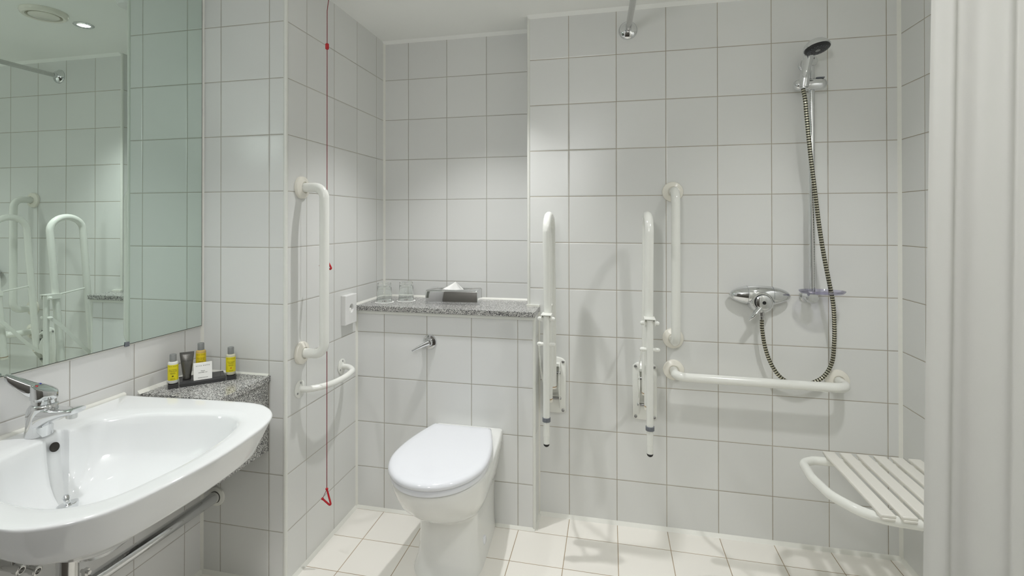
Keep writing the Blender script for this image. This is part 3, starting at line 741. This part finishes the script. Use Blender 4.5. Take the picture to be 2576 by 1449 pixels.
# ------------------------------------------------------------------ granite shelf over the cistern
shelf = [(XC + .0008, YE - .02), (XE + .003, YE - .02), (XE + .003, YF - .0006), (XL - .0006, YF - .0006), (XL - .0006, YD - .0006), (XC + .0008, YD - .0006)]
bm = B_(); prism(bm, shelf, ZS - .0217, ZS)
tag(build('granite_shelf', bm, M['granite'], None, bevel=.001), 'long speckled grey granite shelf on the cistern wall behind the toilet', 'shelf')
def coaster(x, y, label):
    t = thing('coaster', (x, y, ZS), label, 'coaster', 'paper coasters on the granite shelf')
    bm = B_(); lathe(bm, [(0, .0003), (.044, .0003), (.0445, .001), (.044, .0016), (0, .0016)], (x, y, ZS), seg=40); build('paper_disc', bm, M['paper'], t)
    bm = B_()
    for a in range(6):
        an = a * math.pi / 3; c = V(math.cos(an), math.sin(an), 0) * .013; q = V(-math.sin(an), math.cos(an), 0) * .003
        bm.faces.new([bm.verts.new(V(x, y, ZS + .00175) + v) for v in (V(0, 0, 0), c * .6 + q, c, c * .6 - q)])
    build('printed_emblem', bm, plain('coaster print', '#5a2420', 0.6), t, smooth=False)
def tumbler(x, y, label):
    """upside-down heavy based glass; faint vertical flutes"""
    bm = B_(); K = 48; prof = [(.0362, 0), (.0356, .001), (.0345, .03), (.032, .070), (.0312, .084), (.030, .0885), (.027, .0905), (0, .0905)]
    inn_p = [(.0340, .0), (.0338, .002), (.0325, .03), (.030, .068), (.026, .0735), (0, .0755)]
    base = V(x, y, ZS + .0018)
    def rg(r, h, fl): return [bm.verts.new(base + V((r - (.0006 if (k % 2 and fl) else 0)) * math.cos(2 * math.pi * k / K), (r - (.0006 if (k % 2 and fl) else 0)) * math.sin(2 * math.pi * k / K), h)) for k in range(K)] if r > 0 else [bm.verts.new(base + V(0, 0, h))]
    seq = [rg(r, h, .03 < h < .09) for r, h in prof[::-1]] + [rg(r, h, False) for r, h in inn_p]
    for a, b in zip(seq, seq[1:]):
        for k in range(K):
            k2 = (k + 1) % K
            if len(a) == 1: bm.faces.new((a[0], b[k], b[k2]))
            elif len(b) == 1: bm.faces.new((a[k], b[0], a[k2]))
            else: bm.faces.new((a[k], b[k], b[k2], a[k2]))
    tag(build('drinking_glass', bm, M['glass'], None, angle=50, loc=base), label, 'glass', 'upside-down glasses on the granite shelf')
GL = [(-1.018, 2.236), (-.935, 2.296)]
for (x, y), a, b in zip(GL, ('round white paper coaster under the left upside-down glass', 'round white paper coaster under the glass nearer the tissue box'), ('left clear glass turned upside down on a coaster in the shelf corner', 'clear glass turned upside down on a coaster beside the chrome tissue box')):
    coaster(x, y, a); tumbler(x, y, b)
# chrome tissue box
cxy = V(-.700, 2.298, ZS); yaw = math.radians(4)
t = thing('tissue_box', cxy, 'chrome tissue box with a white tissue sticking out on the granite shelf', 'tissue box')
TB = Matrix.Translation(cxy) @ Matrix.Rotation(yaw, 4, 'Z')
hx, hy, hz = .121, .062, .064
def rrect(ax, ay, r, z, n=6, s=1.0):
    L = []
    for qx, qy, a0 in ((1, 1, 0), (-1, 1, 90), (-1, -1, 180), (1, -1, 270)):
        for k in range(n + 1):
            a = math.radians(a0 + 90 * k / n); L.append(TB @ V(qx * (ax - r) + r * math.cos(a), qy * (ay - r) + r * math.sin(a), z))
    return L
def oval(ax, ay, z, n):
    L = []
    for i in range(n):
        q, k = divmod(i, n // 4); a = math.radians(90 * q + 90 * k / (n // 4 - 1)) if n // 4 > 1 else 0
        L.append(TB @ V(ax * math.cos(a), ay * math.sin(a), z))
    return L
nn = 28
bm = B_(); loft(bm, [rrect(hx, hy, .004, .0006), rrect(hx, hy, .004, hz - .008), rrect(hx - .001, hy - .001, .005, hz - .004), rrect(hx - .0035, hy - .0035, .006, hz - .0012), rrect(hx - .008, hy - .008, .006, hz), oval(.075, .028, hz - .001, nn), oval(.073, .026, hz - .004, nn)], True, True); build('box_cover', bm, M['chrome'], t, angle=35)
bm = B_()
G = [[None] * 9 for _ in range(9)]
for i in range(9):
    for j in range(9):
        u, v = i / 8 * 2 - 1, j / 8
        w_ = (1 - v) ** .9
        x = u * .060 * (1 - v) ** 1.05 + .012 * v - .006; y = .012 * math.sin(u * 3.0) * (1 - v) - .004 + .010 * v; z = hz - .006 + v * .036 - abs(u) * .004 * (1 - v)
        G[i][j] = bm.verts.new(TB @ V(x, y, z))
for i in range(8):
    for j in range(8): bm.faces.new((G[i][j], G[i+1][j], G[i+1][j+1], G[i][j+1]))
o = build('tissue', bm, M['paper'], t); md = o.modifiers.new('solid', 'SOLIDIFY'); md.thickness = .0006

# ------------------------------------------------------------------ flush lever
fc = V(-.762, YE, .7565)
t = thing('flush_lever', fc, 'chrome cistern flush lever on the tiled wall above the toilet', 'lever')
bm = B_(); lathe(bm, [(0, .0005), (.031, .0005), (.031, .006), (.029, .010), (.020, .0125), (.017, .0125), (.017, .020), (.0135, .028), (0, .031)], fc, (0, -1, 0), seg=40); build('rose', bm, M['chrome'], t)
bm = B_(); tube(bm, [fc + V(.003, -.022, .001), fc + V(-.02, -.032, -.009), fc + V(-.044, -.042, -.021), fc + V(-.064, -.051, -.032)], [.0140, .0108, .0075, .0048], 20, flat=.8); build('lever_arm', bm, M['chrome'], t)

# ------------------------------------------------------------------ toilet
XT = -.588
def dloop(wm, wb, yc_, yf, z, yb=YE - .0008, n1=14, n2=16, n3=44, ex=1.0):
    """plan outline: straight back, sides, egg-shaped front"""
    L = []
    for k in range(n1): L.append(V(XT - wb + 2 * wb * k / n1, yb, z))
    def side(k): 
        s = k / n2; e = s * s * (3 - 2 * s)
        return wb + (wm - wb) * math.sin(s * math.pi / 2), yb + (yc_ - yb) * s
    for k in range(n2): w, y = side(k); L.append(V(XT + w, y, z))
    for k in range(n3 + 1):
        a = math.pi * k / n3
        L.append(V(XT + wm * math.copysign(abs(math.cos(a)) ** ex, math.cos(a)), yc_ - (yc_ - yf) * math.sin(a) ** ex, z))
    for k in range(n2, 0, -1): w, y = side(k); L.append(V(XT - w, y, z))
    return L
t = thing('toilet', (XT, 1.85, 0), 'white back to wall toilet with its lid closed', 'toilet')
bm = B_(); loft(bm, [dloop(.128, .116, 1.86, 1.735, .0005), dloop(.126, .115, 1.86, 1.738, .012), dloop(.118, .112, 1.87, 1.752, .04), dloop(.110, .110, 1.87, 1.765, .09), dloop(.109, .110, 1.87, 1.768, .15), dloop(.111, .113, 1.87, 1.765, .20), dloop(.114, .116, 1.87, 1.757, .213), dloop(.121, .119, 1.86, 1.735, .224), dloop(.141, .127, 1.83, 1.676, .258), dloop(.156, .134, 1.81, 1.624, .298), dloop(.1655, .141, 1.79, 1.586, .345), dloop(.1700, .148, 1.775, 1.566, .382), dloop(.1712, .147, 1.77, 1.559, .400), dloop(.1702, .143, 1.77, 1.560, .4060), dloop(.166, .134, 1.77, 1.565, .4085)]); build('bowl', bm, M['bowlceramic'], t, angle=60)
def lidloop(inset, z, yb=2.042, wm=.1745, wb=.122, yf=1.542, yc_=1.762):
    return dloop(wm - inset, wb - inset * .8, yc_, yf + inset, z, yb=yb - inset)
bm = B_(); loft(bm, [lidloop(.011, .4088), lidloop(.007, .4100), lidloop(.006, .416), lidloop(.006, .4255), lidloop(.008, .429)]); build('seat', bm, M['seatplastic'], t, angle=50)
bm = B_(); loft(bm, [lidloop(.008, .4295), lidloop(.003, .4305), lidloop(.0, .434), lidloop(.0005, .440), lidloop(.003, .4455), lidloop(.008, .4495), lidloop(.016, .452), lidloop(.04, .4535), lidloop(.09, .454)]); build('lid', bm, M['seatplastic'], t, angle=50)
for sx in (-1, 1):
    bm = B_(); lathe(bm, [(.010, 0), (.010, .016), (.008, .019), (0, .02)], (XT + sx * .075, 2.060, .4075), seg=20); build('hinge', bm, M['chrome'], t)
    bm = B_(); lathe(bm, [(0, -.003), (.0160, -.003), (.0160, .002), (.0135, .0034), (0, .0038)], (XT + sx * .1158, 1.948, .055), (sx, -.06, .1), seg=28); build('bolt_cover', bm, M['seatplastic'], t)

# ------------------------------------------------------------------ folding support rails
def support_rail(xr, label):
    t = thing('folding_support_rail', (xr, YF, .57), label, 'support rail', 'fold-up support rails on the shower wall')
    # wall plate, rounded, with four screws
    bm = B_(); z0, z1, hw = .449, .692, .049
    P = []
    for k in range(9): P.append((xr + hw * (1 - k / 4), z1 - .012 * (1 - k / 4) ** 2 * 1.0))
    pts = [(xr + hw, z0 + .012), (xr + hw, z1 - .018)] + [(xr + hw * math.cos(math.pi * k / 12) * .92, z1 - .018 + .018 * math.sin(math.pi * k / 12)) for k in range(1, 12)] + [(xr - hw, z1 - .018), (xr - hw, z0 + .012)] + [(xr - hw * math.cos(math.pi * k / 12) * .975, z0 + .008 - .008 * math.sin(math.pi * k / 12)) for k in range(1, 12)]
    def pr(off, y): 
        return [V(xr + (x - xr) * off, y, (z0 + z1) / 2 + (z - (z0 + z1) / 2) * off) for x, z in pts]
    loft(bm, [pr(1, YF - .0006), pr(1, YF - .006), pr(.97, YF - .0095)]); pl_o = build('wall_plate', bm, M['enamel'], t, angle=50)
    for sx in (-1, 1):
        for zz in (.672, .463):
            bm = B_(); lathe(bm, [(0, -.001), (.0062, -.001), (.0062, .002), (.005, .003), (.003, .0022), (0, .0022)], (xr + sx * .0375, YF - .0095, zz), (0, -1, 0), seg=16); build('screw', bm, M['screw'], pl_o)
    # raised bracket cheeks
    bm = B_()
    for sx in (-1, 1):
        L = []
        for y, z in ((YF - .008, .676), (YF - .026, .668), (YF - .062, .636), (YF - .072, .610), (YF - .070, .575), (YF - .045, .535), (YF - .018, .490), (YF - .008, .468)): L.append((y, z))
        a = [bm.verts.new((xr + sx * .0225, y, z)) for y, z in L]; b = [bm.verts.new((xr + sx * .0260, y, z)) for y, z in L]
        bm.faces.new(a); bm.faces.new(b[::-1])
        for i in range(len(L)): bm.faces.new((a[i], b[i], b[(i+1) % len(L)], a[(i+1) % len(L)]))
    box(bm, (xr - .0225, YF - .030, .655), (xr + .0225, YF - .008, .668)); build('hinge_bracket', bm, M['enamel'], t, bevel=.0012, bseg=2)
    for zz, yy in ((.634, YF - .048), (.520, YF - .028)):
        bm = B_(); lathe(bm, [(0, -.031), (.0045, -.031), (.0062, -.029), (.0062, .029), (.0045, .031), (0, .031)], (xr, yy, zz), (1, 0, 0), seg=18); build('hinge_pin', bm, M['screw'], t)
    # U-shaped arm
    fT, bT = V(xr, 1.988, 1.235), V(xr, 2.152, 1.235)
    f0, b0 = V(xr, 2.046, .585), V(xr, 2.203, .585)
    arc = [V(xr, 2.070 - .082 * math.cos(math.pi * k / 16), 1.235 + .066 * math.sin(math.pi * k / 16)) for k in range(17)]
    bm = B_(); tube(bm, [f0] + arc + [b0], .0158, 24); build('arm', bm, M['enamel'], t)
    dv = (f0 - fT).normalized()
    for p_, l_ in ((f0, .014), (b0, .010)):
        bm = B_(); tube(bm, [p_ + dv * .0005, p_ + dv * .0025], .0163, 24); build('rust_ring', bm, M['rust'], t)
        bm = B_(); tube(bm, [p_ + dv * .003, p_ + dv * l_, p_ + dv * (l_ + .0015)], [.0163, .0163, .012], 24); build('end_cap', bm, M['ivory'], t)
    # steadying rod across the arm
    bm = B_(); tube(bm, [(xr, 2.024, .9175), (xr, 2.172, .934)], .0038, 12); build('cross_rod', bm, M['enamel'], t)
    # clamp holding the prop leg
    bm = B_(); yA, yB = 1.956, 2.036
    box(bm, (xr - .0195, yA, .922), (xr + .0195, yB - .012, .9255)); box(bm, (xr - .0195, yA + .006, .900), (xr - .0165, yB - .006, .9235)); box(bm, (xr + .0165, yA + .006, .900), (xr + .0195, yB - .006, .9235)); build('clamp', bm, M['enamel'], t, bevel=.001, bseg=2)
    def pin(yy, zz, l):
        bm = B_(); lathe(bm, [(0, -l), (.005, -l + .002), (.0078, -l + .0065), (.0078, -l + .017), (.0068, -l + .018), (.0062, 0), (.0068, l - .018), (.0078, l - .017), (.0078, l - .0065), (.005, l - .002), (0, l)], (xr, yy, zz), (1, 0, 0), seg=18); build('pivot_pin', bm, M['enamel'], t)
    pin(1.974, .908, .0345); pin(1.974, .812, .0365)
    bm = B_(); tube(bm, [(xr, 1.973, .920), (xr, 1.973, .532)], .0125, 22); leg = build('prop_leg', bm, M['enamel'], t)
    bm = B_(); lathe(bm, [(.0128, -.008), (.0155, -.007), (.0155, .007), (.0128, .008)], (xr, 1.973, .527), seg=24, close=False); lathe(bm, [(.005, 0), (.005, .004), (0, .005)], (xr - .002, 1.973 - .0152, .527), (-.1, -1, 0), seg=12); build('leg_collar', bm, M['greyplastic'], leg)
    bm = B_(); tube(bm, [(xr, 1.973, .531), (xr, 1.973, .466), (xr, 1.973, .4655), (xr, 1.973, .436)], [.0118, .0118, .0112, .0112], 22); build('leg_extension', bm, M['enamel'], leg)
    bm = B_(); lathe(bm, [(.0114, .436), (.0114, .433), (.0095, .428), (.005, .4245), (0, .4235)], (xr, 1.973, 0), seg=22); build('leg_foot', bm, M['rubber'], leg)
    # flat link strap from the leg pin down to the bracket
    bm = B_(); xs = xr - .029
    P = [V(xs, 1.972, .812), V(xs - .003, 2.02, .765), V(xs - .006, 2.07, .705), V(xs - .006, 2.12, .645), V(xs, 2.18, .588), V(xs + .001, 2.212, .566)]
    P = catmull(P, 6); L = []
    for i, p in enumerate(P):
        d = (P[min(i+1, len(P)-1)] - P[max(i-1, 0)]).normalized(); nrm = V(1, 0, 0).cross(d).normalized()
        L.append([p + nrm * .0085 - V(.0011, 0, 0), p + nrm * .0085 + V(.0011, 0, 0), p - nrm * .0085 + V(.0011, 0, 0), p - nrm * .0085 - V(.0011, 0, 0)])
    loft(bm, L); build('link_strap', bm, M['enamel'], t, angle=30)
support_rail(-.2365, 'white fold-up support rail nearest the toilet, folded against the shower wall')
support_rail(.1395, 'white fold-up support rail nearest the vertical grab bar, folded upright')

# ------------------------------------------------------------------ shower set
RX, RY = .7500, YF - .058
t = thing('shower_riser_rail', (RX, YF, .98), 'chrome shower riser rail on the shower wall', 'shower rail')
bm = B_(); tube(bm, [(RX, RY, .990), (RX, RY, 1.880)], .0108, 24); build('rail_tube', bm, M['chrome'], t)
for z, s in ((1.888, 1), (.985, -1)):
    bm = B_(); lathe(bm, [(0, .0006), (.024, .0006), (.024, .006), (.019, .011), (.0165, .02), (.0165, .048), (.021, .052), (.0215, .066), (.018, .072), (0, .0735)], (RX - .004, YF, z), (0.05, -1, 0), seg=32); build('rail_bracket', bm, M['chrome'], t)
zs = 1.798
bm = B_(); tube(bm, [(RX - .066, RY - .008, zs), (RX - .0635, RY - .008, zs), (RX - .058, RY - .008, zs), (RX - .048, RY - .008, zs), (RX - .030, RY - .008, zs)], [.006, .0125, .018, .0215, .022], 28); build('slider_knob', bm, M['chrome'], t)
bm = B_(); tube(bm, [(RX - .028, RY - .008, zs), (RX - .024, RY - .008, zs), (RX - .02, RY - .008, zs), (RX + .025, RY - .008, zs), (RX + .039, RY - .008, zs), (RX + .048, RY - .008, zs), (RX + .051, RY - .008, zs)], [.018, .021, .0215, .0215, .0195, .013, .006], 28); sl = build('slider_body', bm, M['chrome'], t)
bm = B_(); box(bm, (RX + .012, RY - .018, zs + .021), (RX + .040, RY - .002, zs + .0255)); build('release_tab', bm, M['greyplastic'], t, bevel=.0015)
HXc, HYc = .7115, RY - .041
bm = B_(); lathe(bm, [(.0125, -.016), (.0165, -.016), (.0175, .016), (.0135, .016)], (HXc, HYc, zs), (.1, -.05, 1), seg=28, close=False); box(bm, (HXc - .007, HYc + .012, zs - .012), (HXc + .018, RY - .02, zs + .012)); build('handset_holder', bm, M['chrome'], t, bevel=.001)
# soap dish
dc = V(.778, RY - .004, 1.008); 
bm = B_(); n = 48
def dl(a, b, z, yo=0): return [dc + V(a * math.cos(2 * math.pi * k / n), yo + b * math.sin(2 * math.pi * k / n) - .012, z) for k in range(n)]
loft(bm, [dl(.045, .03, -.004), dl(.070, .048, -.003), dl(.078, .053, .004), dl(.0785, .0535, .008), dl(.0745, .0495, .008), dl(.068, .046, .001), dl(.045, .03, -.0005)])
tag(build('soap_dish', bm, M['violetacrylic'], None, angle=50), 'clear violet plastic soap dish on the foot of the shower rail', 'soap dish')
# handset
t = thing('shower_handset', (HXc, HYc, zs), 'chrome hand shower with a dark spray face, held on the riser rail', 'shower head')
hd = V(.741, HYc - .036, 1.922); hn = V(.16, -.22, -.96).normalized()
hb = hd - hn * .006
bm = B_(); tube(bm, catmull([(HXc - .002, HYc + .002, zs - .019), (HXc + .002, HYc, zs + .02), (HXc + .010, HYc + .003, zs + .06), (HXc + .016, HYc + .006, zs + .095), (.730, HYc + .003, 1.918), (.735, HYc - .012, 1.936)], 6), [.0112] * 2 + [.0135 + .0055 * min(1, i / 18) for i in range(29)], 26); build('handle', bm, M['chrome'], t)
bm = B_(); lathe(bm, [(0, -.026), (.016, -.0245), (.030, -.018), (.040, -.008), (.0455, .004), (.0450, .008), (.0425, .009)], hd, hn, seg=44, close=False); lathe(bm, [(.0425, .009), (0, .0088)], hd, hn, seg=44, close=False); build('head_shell', bm, M['chrome'], t, weld=True)
bm = B_(); lathe(bm, [(.0425, .0088), (.0425, .013), (.038, .0165), (.026, .0178), (.012, .0182), (0, .0182)], hd, hn, seg=44); fa = build('spray_face', bm, M['darkface'], t)
u_, w_ = frame(hn); bm = B_()
for r_, k_ in ((.016, 8), (.025, 14), (.033, 20)):
    for k in range(k_):
        a = 2 * math.pi * k / k_; lathe(bm, [(.0012, .0165), (.001, .0192), (0, .0194)], hd + u_ * r_ * math.cos(a) + w_ * r_ * math.sin(a), hn, seg=6)
o = build('spray_nozzles', bm, M['greyplastic'], fa); o['kind'] = 'stuff'
bm = B_(); lathe(bm, [(.0085, .0178), (.008, .0195), (0, .0198)], hd, hn, seg=20); build('face_button', bm, M['cap'], fa)
# valve
vc = V(.573, YF - .031, .986)
t = thing('shower_valve', (.573, YF, .98), 'chrome thermostatic bar shower valve with a front lever', 'shower valve')
bm = B_(); prof = []
for k in range(25):
    s = -1 + 2 * k / 24; prof.append((max(0, .0385 * (1 - abs(s) ** 2.1) ** .56) if abs(s) < 1 else 0, s * .113))
lathe(bm, prof, vc, (1, 0, 0), seg=36, up=(0, 0, 1), sx=1.0, sy=.88)
build('valve_bar', bm, M['chrome'], t, angle=60)
for s in (-1, 1):
    bm = B_(); xx = s * .046; rr = .0385 * (1 - (abs(xx) / .113) ** 2.1) ** .56
    lathe(bm, [(rr - .001, -.0005), (rr + .0006, -.0005), (rr + .0006, .0005), (rr - .001, .0005)], vc + V(xx, 0, 0), (1, 0, 0), seg=36, up=(0, 0, 1), sy=.88, close=False); build('seam_ring', bm, M['greyplastic'], t)
kc = V(.576, YF, .964)
bm = B_(); lathe(bm, [(.044, .0006), (.047, .004), (.0475, .02), (.046, .044), (.042, .058), (.035, .066), (.0, .0665)], kc, (0, -1, 0), seg=44); build('valve_body', bm, M['chrome'], t)
bm = B_(); lathe(bm, [(.0285, .066), (.0285, .077), (.0275, .082), (.021, .0845), (.007, .085), (.0062, .083), (0, .083)], kc, (0, -1, 0), seg=40); kn = build('control_knob', bm, M['chrome'], t)
bm = B_(); lathe(bm, [(.0294, .0655), (.0300, .067), (.0300, .0705), (.0287, .0715)], kc, (0, -1, 0), seg=40, close=False); lathe(bm, [(.006, .0835), (0, .0836)], kc, (0, -1, 0), seg=20); build('knob_ring', bm, M['black'], kn)
bm = B_(); tube(bm, [kc + V(-.008, -.070, -.016), kc + V(-.022, -.074, -.034), kc + V(-.036, -.076, -.052), kc + V(-.045, -.076, -.062), kc + V(-.051, -.076, -.070)], [.0145, .0135, .0120, .0090, .003], 20, flat=.7); build('valve_lever', bm, M['chrome'], t)
bm = B_(); lathe(bm, [(.0105, 0), (.0105, -.02), (.0085, -.022), (.0085, -.034)], (.576, YF - .050, .929), seg=8); build('outlet_nut', bm, M['chromedull'], t)
# hose
hp = [(HXc - .003, HYc + .002, 1.775), (.7125, 2.163, 1.73), (.718, 2.167, 1.675), (.732, 2.175, 1.541), (.748, 2.180, 1.407), (.764, 2.185, 1.272), (.780, 2.184, 1.152), (.794, 2.180, 1.062), (.811, 2.185, .971), (.8225, 2.205, .885), (.8265, 2.218, .819), (.8215, 2.224, .743), (.797, 2.226, .689), (.760, 2.228, .660), (.708, 2.228, .644), (.654, 2.226, .664), (.617, 2.224, .708), (.590, 2.221, .777), (.577, 2.219, .853), (.576, 2.219, .895)]
bm = B_(); path = catmull(hp, 40); tube(bm, path, .0074, 14, uv=True)
tag(build('shower_hose', bm, M['hose'], None, angle=80), 'ribbed metal shower hose looping from the valve up to the hand shower', 'hose')

# ------------------------------------------------------------------ fold-down seat on the right wall
ZT = .440
t = thing('folding_shower_bench', (XG, 1.865, ZT), 'white slatted fold-down shower seat on the right wall', 'shower seat')
fr_ = [(XG - .012, 2.035, ZT), (.690, 2.035, ZT), (.648, 2.005, ZT), (.640, 1.90, ZT), (.655, 1.785, ZT), (.715, 1.683, ZT), (.83, 1.668, ZT), (XG - .012, 1.668, ZT)]
bm = B_(); tube(bm, fillet(fr_, [0, .045, .05, .2, .15, .12, .2, 0], 8), .0145, 24); build('seat_frame', bm, M['enamel'], t)
for yy in (2.035, 1.668):
    bm = B_(); box(bm, (XG - .012, yy - .03, ZT - .06), (XG - .0008, yy + .03, ZT + .05)); build('wall_bracket', bm, M['enamel'], t, bevel=.004)
sx0 = .729
for i in range(6):
    x0 = sx0 + i * .0525
    bm = B_(); box(bm, (x0, 1.652, ZT + .0160), (x0 + .0385, 2.062, ZT + .026)); s_o = build('slat', bm, M['slat'], t, bevel=.0035)
    for yy in (1.668, 2.035):
        bm = B_(); box(bm, (x0 + .003, yy - .018, ZT + .010), (x0 + .0355, yy + .018, ZT + .017)); build('slat_clip', bm, M['slat'], s_o, bevel=.002)

# ------------------------------------------------------------------ curtain rail and curtain
ZQ = 2.083; YQ = .93
t = thing('curtain_rail', (.075, YF, ZQ), 'chrome shower curtain rail fixed high on the shower wall', 'curtain rail')
bm = B_(); tube(bm, fillet([(.075, YF - .02, ZQ), (.082, 2.0, ZQ), (.10, YQ, ZQ), (XG - .012, YQ, ZQ)], [0, 1, .12, 0], 10), .0118, 24); build('rail_tube', bm, M['chromedull'], t)
bm = B_(); lathe(bm, [(0, .0006), (.039, .0006), (.0385, .004), (.033, .011), (.022, .016), (.014, .019), (.0135, .034), (0, .034)], (.075, YF, ZQ), (0, -1, 0), seg=44); build('rail_flange', bm, M['chrome'], t)
bm = B_(); lathe(bm, [(0, .0006), (.039, .0006), (.0385, .004), (.033, .011), (.022, .016), (.014, .019), (0, .02)], (XG, YQ, ZQ), (-1, 0, 0), seg=44); build('rail_flange', bm, M['chrome'], t)
t = thing('shower_curtain', (.78, YQ, .03), 'white shower curtain drawn to the right side of the shower', 'curtain')
bm = B_(); NU, NV = 240, 40; G = []
for j in range(NV + 1):
    v = j / NV; z = 2.055 - v * 2.0; row = []
    for i in range(NU + 1):
        u = i / NU
        x = .493 - .030 * v * (1.4 - .4 * v) + u * (XG - .02 - .493 + .030 * v * (1.4 - .4 * v))
        ph = u * 2 * math.pi
        big = 0.0
        for c, w_, h_ in ((.575, .034, -.034), (.700, .058, .15), (.80, .040, -.030), (.90, .045, .040), (1.0, .03, -.025)):
            big += h_ * math.exp(-((x - c - .01 * (1 - v)) / w_) ** 2)
        small = .0045 * math.sin(ph * 11.3 + 2.1 - .5 * v) + .0030 * math.sin(ph * 19.0 + 1.0 + .8 * v)
        row.append(bm.verts.new((x + .005 * math.sin(ph * 9), YQ + big * (.8 + .35 * v) + small, z)))
    G.append(row)
for j in range(NV):
    for i in range(NU): bm.faces.new((G[j][i], G[j][i+1], G[j+1][i+1], G[j+1][i]))
build('curtain_cloth', bm, M['curtain'], t)
for i in range(7):
    x = .50 + i * .085
    bm = B_(); bmesh.ops.create_cone(bm, segments=4, radius1=.001, radius2=.001, depth=.001, matrix=Matrix.Translation((x, YQ, ZQ + .013)))
    bm.clear()
    path = [V(x, YQ + .017 * math.cos(2 * math.pi * k / 24), ZQ - .006 + .021 * math.sin(2 * math.pi * k / 24)) for k in range(25)]
    tube(bm, path, .0022, 10); build('curtain_ring', bm, M['whiteplastic'], t)
